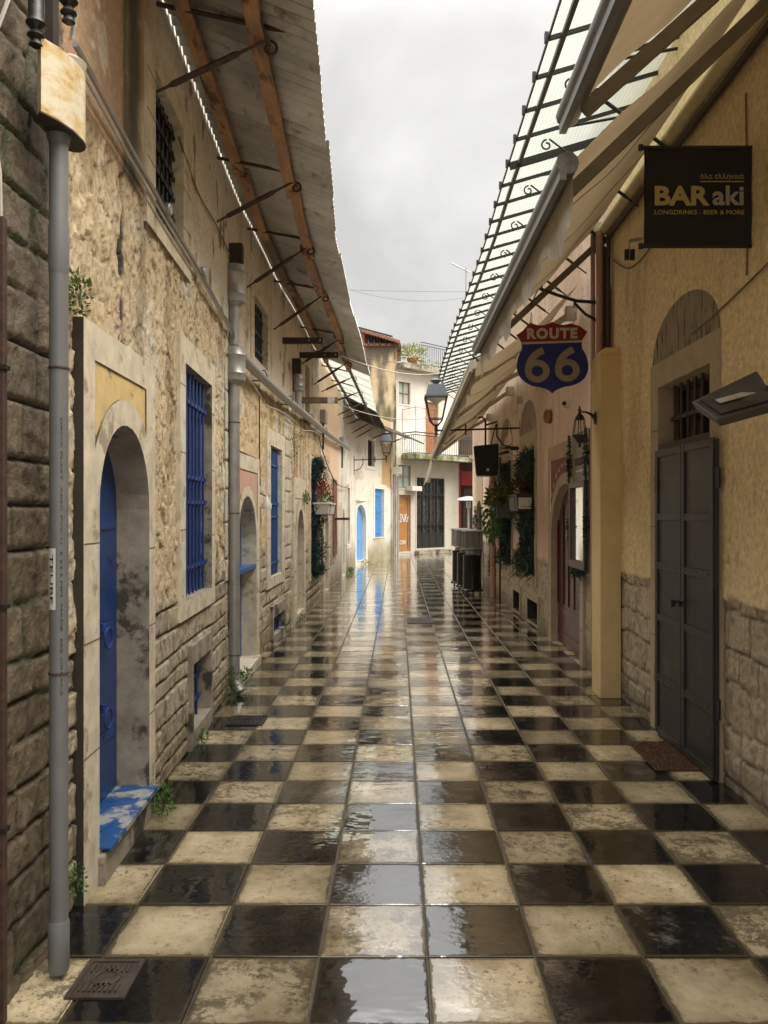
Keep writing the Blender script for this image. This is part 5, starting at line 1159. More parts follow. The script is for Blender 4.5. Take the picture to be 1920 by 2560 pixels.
cable('cable', 'dark cable hanging down the peach house from the gutter', [L_(14.6, .05, 3.0), L_(15.4, .05, 2.75), L_(16.6, .05, 2.45), L_(18, .06, 2.25), L_(20, .06, 2.25), L_(21, .06, 2.35)], .011)
cable('cable', 'brown cable running down the second stone house wall', [L_(8.65, .03, 2.95), L_(8.66, .03, 2.6), L_(8.67, .03, 2.2), L_(8.70, .03, 1.9)], .008, M_rust)
def wire(px0, py0, Y0_, px1, py1, Y1_, sag, label, r=.006, mt=None):
    a = Vector((xpx(px0, Y0_), Y0_, zpx(py0, Y0_))); b = Vector((xpx(px1, Y1_), Y1_, zpx(py1, Y1_))); n_ = 16
    mb = MB(); mb.tube([a.lerp(b, k/n_)-Vector((0, 0, sag*4*(k/n_)*(1-k/n_))) for k in range(n_+1)], r, 5); o = mb.build('overhead_wire', mt or M_cable, None, smooth=True); tag(o, label, 'wire', 'overhead wires')
wire(846, 724, 24, 1174, 729, 27, .02, 'highest thin wire across the sky between the two canopies')
wire(846, 716, 27, 1174, 742, 30, .3, 'second thin wire across the sky, crossing the highest wire')
wire(853, 890, 12.2, 1170, 908, 22, .30, 'pale wire from the timber arm to the right canopy, in front of the sooty tower', .010, M_cablel)
wire(910, 892, 24, 1160, 915, 26, .1, 'dark wire crossing the roof plant', .009)
wire(846, 1010, 14.6, 1080, 1043, 20, .15, 'lowest pale wire, from the lowest timber arm across the tower', .008, M_cablel)
t = thing('antenna', 'thin television antenna on a mast above the right canopy', 'antenna', (2.6, 31, 7.3)); mx = xpx(1165, 31)
mb = MB(); mb.tube([(mx, 31, 7.25), (mx, 31, zpx(668, 31))], .022, 6); mb.build('mast', M_zinc, t)
mb = MB(); a = Vector((xpx(1128, 31), 31, zpx(657, 31))); b = Vector((mx, 31, zpx(676, 31))); mb.tube([a, b+(b-a)*.3], .018, 5)
for k in range(7): p = a.lerp(b, .25+k*.14); mb.tube([p+Vector((-.15, -.4, -.10)), p+Vector((.15, .4, .06))], .011, 4)
mb.build('boom', M_zinc, t)

# ---------------------------------------------------------------- street lanterns
M_lant = mat('blue_grey_lantern_paint', (.10, .115, .14), .35, .15, 8, .1, 40)
def lantern(loc, label, toward, fin_up=True):
    c = Vector(loc); t = thing('street_lantern', label, 'street lamp', c, 'square wrought iron street lanterns')
    mb = MB(); mb.lathe(c, [(.23, .44), (.175, .60), (.16, .605)], 4); mb.lathe(c, [(.255, .405), (.255, .435), (.23, .44)], 4); mb.build('roof', M_lant, t)
    mb = MB(); mb.lathe(c, [(.045, .60), (.05, .64), (.085, .665), (.09, .68), (.06, .70), (.02, .705)], 14); mb.build('finial', M_lant, t, smooth=True)
    mb = MB(); k = []
    for sx, sy_ in ((-1, -1), (1, -1), (1, 1), (-1, 1)):
        mb.tube([c+Vector((sx*.165, sy_*.165, .41)), c+Vector((sx*.095, sy_*.095, .06)), c+Vector((sx*.03, sy_*.03, -.02))], .011, 5)
    for r_, z_ in ((.165, .40), (.10, .08)):
        for (ax, ay, bx_, by) in ((-1, -1, 1, -1), (1, -1, 1, 1), (1, 1, -1, 1), (-1, 1, -1, -1)): mb.bar(c+Vector((ax*r_, ay*r_, z_)), c+Vector((bx_*r_, by*r_, z_)), .016, .016)
    mb.lathe(c, [(.02, -.2), (.006, -.19), (.022, -.15), (.012, -.12), (.03, -.07), (.014, -.04), (.05, -.02), (.02, .01)], 10); mb.build('frame', M_iron, t)
    mb = MB(); mb.lathe(c, [(.125, .08), (.215, .395)], 4); mb.build('glass', M_lglass, t); mb = MB(); mb.lathe(c, [(.03, .30), (.06, .34), (.16, .395)], 12); mb.build('reflector', M_white, t, smooth=True)
    w_ = Vector(toward); mb = MB(); h_ = c+Vector((0, 0, -.10)); mb.tube([h_, h_.lerp(w_, .5), w_], .016, 6); u = (w_-h_); ww_ = Vector((w_.x, w_.y, w_.z-.45))
    mb.tube([w_+Vector((0, 0, .12)), ww_], .018, 6); cc = h_+u*.72; mb.tube([cc, cc+Vector((0, 0, -.12)), cc+u*.08+Vector((0, 0, -.26)), cc+u*.2+Vector((0, 0, -.30)), w_+Vector((0, 0, -.32))], .013, 6)
    for q_ in (.35, .72): p = h_+u*q_; mb.tube([p+Vector((0, 0, -.08)), p+Vector((0, 0, .08))], .013, 6)
    mb.build('wall_arm', M_iron, t, smooth=True); return t
Yl = 23.6; wl = LP.pos(sy(23.6), 0, 0); lantern((xpx(966, Yl), Yl, zpx(1141, Yl)+.02), 'blue grey street lantern on a bracket of the white house on the left', (wl.x, wl.y, zpx(1150, Yl)))
Yr = 12.4; lantern((xpx(1090, Yr), Yr, zpx(1070, Yr)+.06), 'larger looking street lantern in front of the roller shutter, beside the torn awning', (1.9, Yr, zpx(1070, Yr)))

# ---------------------------------------------------------------- hanging signs on the right
t = thing('hanging_banner', 'black bar banner on two rods with gold lettering, right of the awnings', 'sign', (1.62, 4.34, 3.3)); Yb = 4.34
M_ban = mat('black_banner_cloth', (.014, .0105, .010), .75, .2, 12, .3, 60)
bx0, bx1, bz0, bz1 = xpx(1612, Yb), xpx(1878, Yb), zpx(615, Yb), zpx(368, Yb)
mb = MB(); P_ = []; fs = []
for i in range(13):
    for k in range(13): P_.append((bx0+(bx1-bx0)*i/12, Yb+.006*math.sin(i*.9)+.004*math.sin(k*1.1), bz0+(bz1-bz0)*k/12))
for i in range(12):
    for k in range(12): q = i*13+k; fs.append((q, q+13, q+14, q+1))
mb.raw(P_, fs); mb.raw([(v[0], v[1]+.014, v[2]) for v in P_], [tuple(reversed(f)) for f in fs]); pn = mb.build('cloth', M_ban, t, smooth=True)
for z_ in (bz0, bz1): mb = MB(); mb.tube([(bx0-.02, Yb+.005, z_), (1.93, Yb+.005, z_)], .011, 8); mb.lathe((bx0-.02, Yb+.005, z_-.014), [(.014, 0), (.014, .028)], 8); mb.build('rod', M_iron, t)
mb = MB(); cxb = (xpx(1635, Yb)+xpx(1858, Yb))/2; wtot = xpx(1858, Yb)-xpx(1635, Yb)
# words: BAR (gold), aki (grey gold)
add_text(mb, 'BAR', .1, (xpx((1635+1772)/2, Yb), Yb-.012, zpx(516, Yb)), (1, 0, 0), (0, 0, 1), 0, .0035, xpx(1772, Yb)-xpx(1635, Yb), zpx(467, Yb)-zpx(516, Yb), .002)
l1 = mb.build('lettering', M_letg, pn); mb = MB()
add_text(mb, 'aki', .1, (xpx((1779+1857)/2, Yb), Yb-.012, zpx(516, Yb)), (1, 0, 0), (0, 0, 1), 0, .0025, xpx(1857, Yb)-xpx(1779, Yb), zpx(466, Yb)-zpx(516, Yb), .002)
mb.build('lettering', mat('dull_grey_letter', (.34, .30, .21), .6, .05), pn); mb = MB()
add_text(mb, 'LONGDRINKS - BEER & MORE', .1, (cxb, Yb-.012, zpx(538, Yb)), (1, 0, 0), (0, 0, 1), 0, 0, wtot, zpx(527, Yb)-zpx(538, Yb), .001)
mb.build('lettering', M_letg, pn); mb = MB()
add_text(mb, '\u03cc\u03bb\u03b1 \u03b5\u03bb\u03bb\u03b7\u03bd\u03b9\u03ba\u03ac', .1, (xpx(1803, Yb), Yb-.012, zpx(453, Yb)), (1, 0, 0), (0, 0, 1), 0, 0, xpx(1858, Yb)-xpx(1750, Yb), zpx(436, Yb)-zpx(453, Yb), .001)
mb.box(xpx(1748, Yb), xpx(1858, Yb), Yb-.014, Yb-.012, zpx(457.5, Yb), zpx(455, Yb)); mb.build('lettering', M_letg, pn)

Ys = 7.3; t = thing('road_shield_sign', 'red and blue ROUTE 66 shield hanging on chains from an iron arm', 'sign', (1.4, Ys, 3.0))
def shp(pts, grow=0):
    c = (1381, 890); return [(xpx(c[0]+(x-c[0])*(1+grow), Ys), zpx(c[1]+(y-c[1])*(1+grow), Ys)) for x, y in pts]
def q2(a, c, b, n=6): return [((1-u)**2*a[0]+2*u*(1-u)*c[0]+u*u*b[0], (1-u)**2*a[1]+2*u*(1-u)*c[1]+u*u*b[1]) for u in [k/n for k in range(n)]]
top = [(1291, 838), (1308, 826), (1325, 806)]+q2((1325, 806), (1352, 822), (1380, 805))+q2((1380, 805), (1408, 820), (1436, 804))+[(1450, 816), (1468, 830)]
right = q2((1468, 830), (1450, 848), (1456, 872))+q2((1456, 872), (1472, 895), (1471, 920))+q2((1471, 920), (1468, 955), (1428, 964))+q2((1428, 964), (1395, 968), (1381, 983))
left = q2((1381, 983), (1368, 968), (1332, 965))+q2((1332, 965), (1295, 950), (1292, 920))+q2((1292, 920), (1292, 895), (1305, 872))+q2((1305, 872), (1306, 850), (1291, 838))[:-1]
outl = shp(top+right+left)
def poly_y(mb, pts, y0, y1, m=0):
    from mathutils.geometry import tessellate_polygon
    v0 = [Vector((x, y0, z)) for x, z in pts]; v1 = [Vector((x, y1, z)) for x, z in pts]; tr = tessellate_polygon([v0]); n_ = len(pts)
    mb.raw(v0+v1, [tuple(f) for f in tr]+[tuple(n_+i for i in reversed(f)) for f in tr]+[(i, (i+1) % n_, n_+(i+1) % n_, n_+i) for i in range(n_)], m)
mb = MB(); poly_y(mb, outl, Ys, Ys+.02); pn = mb.build('shield', mat('shield_blue', (.012, .02, .17), .4, .12, 5, .1, 30), t)
mb = MB(); poly_y(mb, shp(top+[(1458, 846), (1453, 850), (1307, 857), (1300, 848)]), Ys-.006, Ys-.001); mb.build('red_field', mat('shield_red', (.23, .012, .018), .4, .12, 5, .1, 30), pn)
mb = MB(); poly_y(mb, shp([(1304, 856), (1454, 851), (1455, 856), (1305, 861)]), Ys-.008, Ys-.001); mb.build('stripe', M_letw, pn)
mb = MB(); tl = (xpx(1442, Ys)-xpx(1316, Ys)); sl_ = Vector((1, 0, .012)).normalized()
add_text(mb, 'ROUTE', .1, (xpx(1380, Ys), Ys-.010, zpx(848, Ys)), sl_, (0, 0, 1), 0, .005, tl, zpx(820, Ys)-zpx(848, Ys), .002, 1.2); mb.build('lettering', M_letw, pn)
def six(px, py, mb):                                                     # a round bold six
    s_ = Ys/F; cx_, cz_ = xpx(px, Ys), zpx(py, Ys); R0, R1 = 31*s_, 14.5*s_; n_ = 28
    for k in range(n_):
        a, b = 2*PI*k/n_, 2*PI*(k+1)/n_; P = [(cx_+r_*math.cos(q), cz_+r_*.92*math.sin(q)) for q, r_ in ((a, R1), (a, R0), (b, R0), (b, R1))]; poly_y(mb, P, Ys-.008, Ys-.001)
    arc = [(-23, -6), (-20, -22), (-8, -40), (12, -53)]; w_ = [8.5, 9, 9, 8.5]
    pts = []
    for k in range(7):
        u = k/6; x = (1-u)**3*-22.5+3*u*(1-u)**2*-22+3*u*u*(1-u)*-10+u**3*15; y = (1-u)**3*0+3*u*(1-u)**2*-26+3*u*u*(1-u)*-42+u**3*-52; pts.append((x, y))
    for k in range(6):
        (x0, y0), (x1, y1) = pts[k], pts[k+1]
        def nrm(i):
            a = pts[max(i-1, 0)]; b = pts[min(i+1, 6)]; dx, dy = b[0]-a[0], b[1]-a[1]; l = math.hypot(dx, dy); return -dy/l*8.6, dx/l*8.6
        n0, n1 = nrm(k), nrm(k+1)
        poly_y(mb, [(cx_+(x0+n0[0])*s_, cz_-(y0+n0[1])*s_), (cx_+(x1+n1[0])*s_, cz_-(y1+n1[1])*s_), (cx_+(x1-n1[0])*s_, cz_-(y1-n1[1])*s_), (cx_+(x0-n0[0])*s_, cz_-(y0-n0[1])*s_)], Ys-.0095, Ys-.002)
for sx_, sy2 in ((1343, 928), (1418, 926)):
    mb = MB(); six(sx_, sy2, mb); mb.build('lettering', mat('tarnished_cream_paint', (.30, .25, .17), .5, .08, 6, .1, 40), pn)
for px, py in ((1326, 812), (1434, 810)):
    mb = MB(); x_ = xpx(px, Ys); z_ = zpx(py, Ys)
    for k in range(5):
        c = Vector((x_+.004*(k % 2)+.002*k, Ys, z_+.012+k*.022)); ax = Vector((1, 0, 0)) if k % 2 else Vector((0, 1, 0))
        mb.tube([c+ax*.008*math.cos(q)+Vector((0, 0, .014*math.sin(q))) for q in [2*PI*j/10 for j in range(11)]], .003, 5, cap=False)
    mb.build('chain', M_zinc, t)
mb = MB(); A0 = Vector((1.90, Ys, zpx(758, Ys))); mb.tube([A0, Vector((xpx(1440, Ys), Ys, zpx(752, Ys))), Vector((xpx(1395, Ys), Ys, zpx(738, Ys))), Vector((xpx(1350, Ys), Ys, zpx(722, Ys)))], .016, 8)
mb.tube([Vector((1.90, Ys, zpx(815, Ys))), Vector((xpx(1463, Ys), Ys, zpx(785, Ys))), Vector((xpx(1435, Ys), Ys, zpx(757, Ys)))], .014, 8)
mb.tube([Vector((xpx(1350, Ys)+.02*math.cos(q)-.0, Ys, zpx(722, Ys)+.02+.02*math.sin(q))) for q in [PI*k/6 for k in range(-3, 10)]], .007, 6); mb.tube([(xpx(1326, Ys), Ys, zpx(765, Ys)), (xpx(1345, Ys), Ys, zpx(723, Ys))], .006, 6)
mb.tube([(xpx(1434, Ys), Ys, zpx(770, Ys)), (xpx(1436, Ys), Ys, zpx(755, Ys))], .006, 6); mb.box(1.88, 1.925, Ys-.03, Ys+.03, zpx(880, Ys), zpx(715, Ys)); mb.build('wall_arm', M_iron, t, smooth=True)
t = thing('wall_lantern', 'small black carriage lantern on a curved arm fixed to the yellow pilaster', 'wall lamp', (1.6, 7.05, 2.2)); Yw = 7.05; c = Vector((xpx(1449, Yw), Yw, zpx(1088, Yw)))
mb = MB(); mb.lathe(c, [(.05, 0), (.072, .0), (.075, -.012), (.05, -.03), (.03, -.06), (.012, -.075), (.010, -.085), (.016, -.095), (.003, -.11)], 6); mb.lathe(c, [(.046, .135), (.044, .15), (.03, .175), (.015, .19), (.012, .21), (.02, .22), (.008, .235), (.004, .26)], 6)
for k in range(6):
    q = 2*PI*(k+.5)/6; mb.tube([c+Vector((.062*math.cos(q), .062*math.sin(q), 0)), c+Vector((.044*math.cos(q), .044*math.sin(q), .137))], .004, 4)
mb.build('frame', M_iron, t); mb = MB(); mb.lathe(c, [(.058, .0), (.041, .135)], 6); mb.build('glass', M_lglass, t)
mb = MB(); mb.tube([c+Vector((0, 0, .205)), c+Vector((.05, 0, .205)), c+Vector((.09, 0, .19)), Vector((1.742, Yw, c.z+.15))], [.006, .008, .012, .022], 8); mb.lathe((0, 0, 0), [(.045, 0), (.04, .012), (.02, .02)], 14)
n_ = 14*3; mb.v[-n_:] = [Vector((1.744-v.z, Yw+v.x*.7, c.z+.15+v.y*1.3)) for v in mb.v[-n_:]]; mb.build('arm', M_iron, t, smooth=True)

# framed whisky menu case
t = thing('menu_case', 'grey framed glass menu case with a name board above, beside the burgundy door', 'menu case', (1.9, 8.35, 1.0)); m0, m1 = ry(7.98), ry(8.74)
M_mfr = mat('grey_brown_board', (.20, .165, .13), .5, .12, 6, .2, 40)
mb = MB(); mb.pb(RP, m0, m1, .012, .04, 1.0, 2.45); mb.build('board', M_mfr, t, bevel=.004)
mb = MB()
for a, b, z0_, z1_ in ((m0, m0+.06, 1.02, 1.93), (m1-.06, m1, 1.02, 1.93), (m0+.06, m1-.06, 1.02, 1.10), (m0+.06, m1-.06, 1.87, 1.93)): mb.pb(RP, a, b, .04, .085, z0_, z1_)
mb.build('frame', mat('dark_brown_frame', (.10, .07, .055), .45, .15, 6, .1, 40), t, bevel=.004)
m_mir, n_, b_ = newmat('menu_glass'); b_.inputs['Base Color'].default_value = (.62, .60, .56, 1); b_.inputs['Metallic'].default_value = .85; b_.inputs['Roughness'].default_value = .03
mb = MB(); mb.pb(RP, m0+.06, m1-.06, .04, .05, 1.10, 1.87); mb.build('glass', m_mir, t)
mb = MB(); tx = (RP.pos(m0, .045, 2)-RP.pos(m1, .045, 2)).normalized(); add_text(mb, 'TALISKER', .1, RP.pos((m0+m1)/2-.02, .043, 2.10), tx, (0, 0, 1), 0, .0015, .55, .085, .002); mb.build('lettering', M_dark, t)
mb = MB(); mb.pb(RP, (m0+m1)/2-.16, (m0+m1)/2+.20, .040, .042, 2.035, 2.055); mb.build('pale_strip', M_letw, t)

# loudspeaker on a pole
Yk = 14.8; t = thing('loudspeaker', 'black loudspeaker hanging on a wall pole below the farthest awning', 'loudspeaker', (xpx(1216, Yk), Yk, 2.6))
xa, xb, za_, zb_ = xpx(1183, Yk), xpx(1249, Yk), zpx(1190, Yk), zpx(1108, Yk)
mb = MB(); mb.hexa([(xa+.05, Yk, za_+.02), (xb-.03, Yk, za_-.0), (xb-.06, Yk+.32, za_), (xa+.09, Yk+.32, za_), (xa, Yk, zb_-.05), (xb-.02, Yk, zb_), (xb-.05, Yk+.32, zb_-.02), (xa+.06, Yk+.32, zb_-.06)]); mb.build('cabinet', mat('black_speaker_plastic', (.010, .010, .011), .5, .2, 20, .2, 80), t, bevel=.025)
mb = MB(); mb.hexa([(xa+.08, Yk-.012, za_+.07), (xb-.06, Yk-.012, za_+.055), (xb-.06, Yk, za_+.055), (xa+.08, Yk, za_+.07), (xa+.05, Yk-.012, zb_-.25), (xb-.05, Yk-.012, zb_-.22), (xb-.05, Yk, zb_-.22), (xa+.05, Yk, zb_-.25)]); mb.build('grille', mat('speaker_mesh', (.02, .02, .022), .7, .3, 60, .6, 200), t)
mb = MB(); mb.box((xa+xb)/2, (xa+xb)/2+.05, Yk-.016, Yk-.012, za_+.09, za_+.14); mb.build('badge', M_white, t)
mb = MB(); xm = (xa+xb)/2; mb.tube([(xm, Yk+.15, zb_-.05), (xm, Yk+.15, zb_+.42), (xm-.05, Yk+.15, zb_+.5), (xm-.55, Yk+.15, zb_+.46)], .02, 6); mb.tube([(xm, Yk+.15, zb_+.35), (1.86, Yk+.15, zb_+.42)], .018, 6); mb.tube([(xm+.1, Yk+.15, zb_), (xm+.2, Yk+.15, zb_+.38)], .012, 5); mb.build('pole', M_iron, t)

# infrared heater at the right edge
Yh = 3.45; t = thing('infrared_heater', 'wide grey infrared terrace heater reaching in from the right edge', 'heater', (1.45, 3.5, 2.1))
pt = lambda px, py, Y: Vector((xpx(px, Y), Y, zpx(py, Y)))
a = pt(1727, 1004, 3.5); b = pt(1793, 1048, 3.3); c_ = pt(1945, 1006, 3.3); d4 = pt(1893, 924, 3.5); d_ = c_-b; q = [a, b, c_, d4]
n_ = (b-a).cross(d_).normalized()
if n_.y < 0: n_ = -n_
up_ = n_*.05
mb = MB(); ins = [x+up_+(sum(q, Vector())/4-x)*.14 for x in q]; mb.hexa(q+ins); mb.build('housing', mat('grey_heater_casing', (.055, .05, .045), .4, .15, 8, .1, 40), t, bevel=.008)
cc_ = sum(q, Vector())/4; q_ = [cc_+(x-cc_)*.80-n_*.003 for x in q]; mb = MB(); mb.hexa([x-n_*.004 for x in q_]+q_); mb.hexa([cc_+(b-a)*u_+d_*v_-n_*w2 for w2 in (.004, .008) for u_, v_ in ((-.09, -.3), (.09, -.3), (.09, .3), (-.09, .3))], 1); mb.build('glass', [mat('heater_glass', (.06, .05, .042), .35, .25, 9, .2, 30, spec=.3), mat('heater_tube', (.42, .38, .32), .35, .3)], t)
mb = MB(); e0 = (a+b)/2+d_; mb.tube([e0-d_*.05+up_*.4, e0+d_*.35+Vector((.03, -.05, .05)), Vector((1.95, 3.1, 2.25))], .03, 8); mb.build('arm', M_iron, t)
# smaller wall fittings on the right
def fit(name, label, cat, px, py, Y, parts):
    x = xpx(px, Y); z = zpx(py, Y); t = thing(name, label, cat, (x, Y, z))
    for nm, f, mt_ in parts: mb = MB(); f(mb, x, Y, z); mb.build(nm, mt_, t, smooth=False)
fit('drum_lamp', 'round drum shaped rusty lamp on the pink wall left of the carriage lantern', 'wall lamp', 1383, 1042, 10.1, [('drum', lambda m, x, Y, z: m.tube([(x-.09, Y-.04, z), (x+.03, Y, z)], .088, 20), mat('rusty_tin', (.20, .10, .04), .5, .6, 6, .4, 30)), ('rim', lambda m, x, Y, z: m.tube([(x+.03, Y, z), (x+.05, Y+.01, z)], .094, 20), M_iron)])
fit('floodlight', 'white round spotlight below the shield sign on the pink wall', 'spotlight', 1409, 1011, 9.1, [('lamp', lambda m, x, Y, z: m.tube([(x-.01, Y-.08, z), (x+.01, Y+.02, z+.01)], .034, 14), M_white), ('lens', lambda m, x, Y, z: m.tube([(x-.0105, Y-.084, z), (x-.01, Y-.08, z)], .024, 12), M_glass), ('bracket', lambda m, x, Y, z: m.bar((x, Y, z-.03), (x+.11, Y, z-.05), .02, .02), M_white)])
fit('small_speaker', 'small grey box light high on the pink wall below the awning arm', 'spotlight', 1303, 1000, 12.2, [('box', lambda m, x, Y, z: m.box(x-.06, x+.02, Y-.05, Y+.04, z-.05, z+.05), M_zinc), ('bracket', lambda m, x, Y, z: m.bar((x, Y, z+.03), (x+.10, Y, z+.03), .02, .02), M_iron)])
fit('camera_box', 'small black double lamp hanging on the yellow wall left of the banner', 'wall lamp', 1574, 637, 6.3, [('lamp', lambda m, x, Y, z: (m.tube([(x-.022, Y, z-.04), (x-.022, Y, z+.04)], .02, 10), m.tube([(x+.022, Y, z-.04), (x+.022, Y, z+.04)], .02, 10)), M_iron), ('bracket', lambda m, x, Y, z: (m.bar((x, Y, z+.04), (x, Y, z+.11), .01, .01), m.bar((x, Y, z+.11), (1.93, Y, z+.13), .025, .02)), M_zinc)])
fit('wall_candle', 'black iron spotlight arm between the two garlanded windows on the right', 'spotlight', 1279, 1121, 12.6, [('lamp', lambda m, x, Y, z: (m.tube([(x-.16, Y, z+.0), (x-.02, Y, z+.02)], [.006, .03], 8), m.tube([(x-.22, Y-.05, z-.10), (x-.05, Y, z-.05)], [.008, .03], 8)), M_iron), ('bracket', lambda m, x, Y, z: m.bar((x-.02, Y, z), (x+.12, Y, z), .05, .06), M_iron)])
def rcab(Y0_, z0_, pts, label, r=.006, mt=None): cable('cable', label, [tuple(RP.pos(ry(Y), .025, z)) for Y, z in pts], r, mt or M_woodd)
rcab(0, 0, [(2.4, 3.30), (3.6, 2.98), (4.6, 2.82), (5.2, 2.76)], 'thin brown cable stapled to the yellow wall above the iron door', .006)
rcab(0, 0, [(4.38, 3.9), (4.36, 3.2), (4.37, 2.9)], 'vertical brown cable on the yellow wall behind the banner', .006)
rcab(0, 0, [(7.1, 3.85), (6.6, 3.62), (6.1, 3.6), (5.6, 3.72), (4.9, 3.8)], 'cable looping over the yellow wall to the small black double lamp', .007)
t = thing('pink_downpipe', 'pink painted downpipe on the pink house beside the loudspeaker', 'pipe', (1.78, 14.9, 0)); xq = xpx(1232, 15.4)
mb = MB(); mb.tube([(xq, 15.4, 0), (xq, 15.4, 2.55)], .055, 14); mb.build('pipe', mat('pink_pipe_paint', (.45, .26, .19), .5, .08, 5, .1, 40), t, smooth=True)
mb = MB(); pipe_rings(mb, (xq, 15.4), .056, (.6, 1.5)); mb.build('clip', M_rust, t)
t = thing('red_conduit', 'thin dark red conduit right of the pink downpipe', 'pipe', (1.84, 14.6, 0)); mb = MB(); mb.tube([(xpx(1250, 14.3), 14.3, 0), (xpx(1250, 14.3), 14.3, 2.6)], .018, 8); mb.build('pipe', M_burg, t)
t = thing('corner_pipes', 'dark and pink pipes rising above the yellow pilaster', 'pipe', (1.85, 7.25, 2.9))
mb = MB(); mb.tube([(1.83, 7.26, 3.0), (1.83, 7.26, 4.15)], .035, 12); mb.tube([(1.79, 7.35, 0.3), (1.79, 7.35, 4.15)], .022, 10); mb.build('pipe', MATS['pink_pipe_paint'], t, smooth=True); mb = MB(); mb.tube([(1.88, 7.15, 3.0), (1.88, 7.15, 4.1)], .018, 8); mb.box(1.86, 1.90, 7.20, 7.25, 3.0, 4.0); mb.build('dark_pipe', M_rust, t)

# ---------------------------------------------------------------- garlands and window boxes
def garland(P, s0, s1, z0, z1, parent_label, off, seed, sides='LRTB', rad=.085, name='fir_garland', dens=95, grp=None):
    t = thing(name, parent_label, 'garland', P.pos((s0+s1)/2, off, z0), 'fir garlands round windows and doors'); segs = []
    if 'L' in sides: segs.append(((s0, z0), (s0, z1)))
    if 'R' in sides: segs.append(((s1, z0), (s1, z1)))
    if 'T' in sides: segs.append(((s0, z1), (s1, z1)))
    if 'M' in sides: segs.append((((s0+s1)/2, z0), ((s0+s1)/2, z1)))
    if 'B' in sides: segs.append(((s0, z0), (s1, z0)))
    r = random.Random(seed); mb = MB(); st = MB()
    for (a, b) in segs:
        L = math.hypot(b[0]-a[0], b[1]-a[1]); n_ = int(L*dens); pts = []
        for k in range(int(L/.12)+1): u = k/max(1, int(L/.12)); pts.append(P.pos(a[0]+(b[0]-a[0])*u, off+.01*math.sin(k*1.7), a[1]+(b[1]-a[1])*u))
        st = MB(); st.tube(pts, .008, 5); st.build('wire', M_iron, t)
        for k in range(n_):
            u = r.random(); bulge = rad*(.65+.45*math.sin(u*L*9+seed)+.2*r.random()); p = P.pos(a[0]+(b[0]-a[0])*u, off, a[1]+(b[1]-a[1])*u)
            for j in range(5):
                d_ = Vector((r.uniform(-1, 1), r.uniform(-1, 1), r.uniform(-1, 1))).normalized(); q = p+Vector((r.uniform(-1, 1), r.uniform(-1, 1), r.uniform(-1, 1)))*bulge*.55; L2 = bulge*r.uniform(.5, 1.0); w_ = d_.cross(Vector((r.random(), r.random(), r.random()))).normalized()*.007
                mb.face([q-w_, q+w_, q+d_*L2+w_*.3, q+d_*L2-w_*.3])
    mb.build('needles', M_fir, t)
garland(LP, w3[0]+.02, w3[1]-.05, w3[2]-.02, w3[3]+.05, 'dark green fir garland framing the blue window on the left', .06, 5, dens=110, rad=.13)
for q_, lb in ((wa, 'dark fir garland filling the nearer window of the pink house'), (wb, 'dark fir garland filling the second window of the pink house')):
    garland(RP, q_[0]+.05, q_[1]-.05, q_[2], q_[3], lb, .03, int(q_[0]*10), 'LMR', .16, dens=150); 
garland(RP, dc[0], dc[1], .6, 1.75, 'small fir garland in the far doorway behind the heaters', .05, 77, 'LR', .10)
garland(RP, m0-.03, m1+.03, 1.0, 2.45, 'thin dark tinsel garland round the menu case', .07, 79, 'LR', .035, 'tinsel_garland', 150)
garland(RP, m0+.1, m1-.1, .98, 1.0, 'short fir garland under the menu case', .06, 80, 'B', .07, 'fir_swag', 120)
garland(RP, ry(15.75), ry(15.8), .4, 2.9, 'thin garland climbing beside the pink downpipe', .06, 82, 'L', .07, 'fir_garland', 90)
M_leafd = mat('dark_russet_leaves', (.10, .035, .02), .5, .5, 20, .1, 60, transl=.2)
def wbox(P, s0, s1, o0, o1, z0, z1, label, mt, lv, seed, tilt=0):
    t = thing('window_box', label, 'window box', P.pos(s0, (o0+o1)/2, z0), 'window boxes with plants'); mb = MB()
    mb.hexa([P.pos(s0+.03, o0+.02, z0), P.pos(s1-.03, o0+.02, z0), P.pos(s1-.03, o1-.02, z0), P.pos(s0+.03, o1-.02, z0), P.pos(s0, o0, z1), P.pos(s1, o0, z1), P.pos(s1, o1, z1), P.pos(s0, o1, z1)])
    mb.pb(P, s0-.015, s1+.015, o0-.01, o1+.015, z1, z1+.03); mb.build('box', mt, t, bevel=.006)
    for i, (m_, n_, cx_, cz_, rad, size, up, asp) in enumerate(lv):
        mb = MB(); c0 = P.pos(s0+(s1-s0)*cx_[0], o0+(o1-o0)*cx_[1], z1+cz_); leaves(mb, c0, rad, n_, size, seed+i, up, asp=asp); mb.build('foliage', m_, t)
    mb = MB(); mb.tube([P.pos(s0+.1, 0, z0-.01), P.pos(s0+.1, o1, z0-.01), P.pos(s0+.1, o1+.02, z1)], .007, 5); mb.tube([P.pos(s1-.1, 0, z0-.01), P.pos(s1-.1, o1, z0-.01), P.pos(s1-.1, o1+.02, z1)], .007, 5); mb.build('bracket', M_iron, t)
ybx = LP.pos((w3[0]+w3[1])/2, 0, 0).y
wbox(LP, w3[0]+.0, w3[1]-.1, .05, .32, zpx(1286, ybx)-.0, zpx(1262, ybx), 'white flower box with red and green plants on the garlanded blue window', M_white, [(M_leafr, 150, (.4, .5), .22, (.13, .45, .2), .11, .6, 4), (M_leaf, 130, (.5, .5), .10, (.12, .45, .13), .09, .5, 3)], 50)
wbox(RP, wa[0]+.0, wa[0]+.75, .03, .26, 1.63, 1.84, 'dark planter with a white front panel and red leaves on the nearer pink house window', mat('dark_planter', (.05, .028, .024), .5, .2), [(M_leafd, 150, (.45, .5), .12, (.13, .34, .13), .085, .3, 2.2), (M_leafo, 60, (.7, .7), .10, (.15, .3, .12), .1, .2, 2.2)], 60)
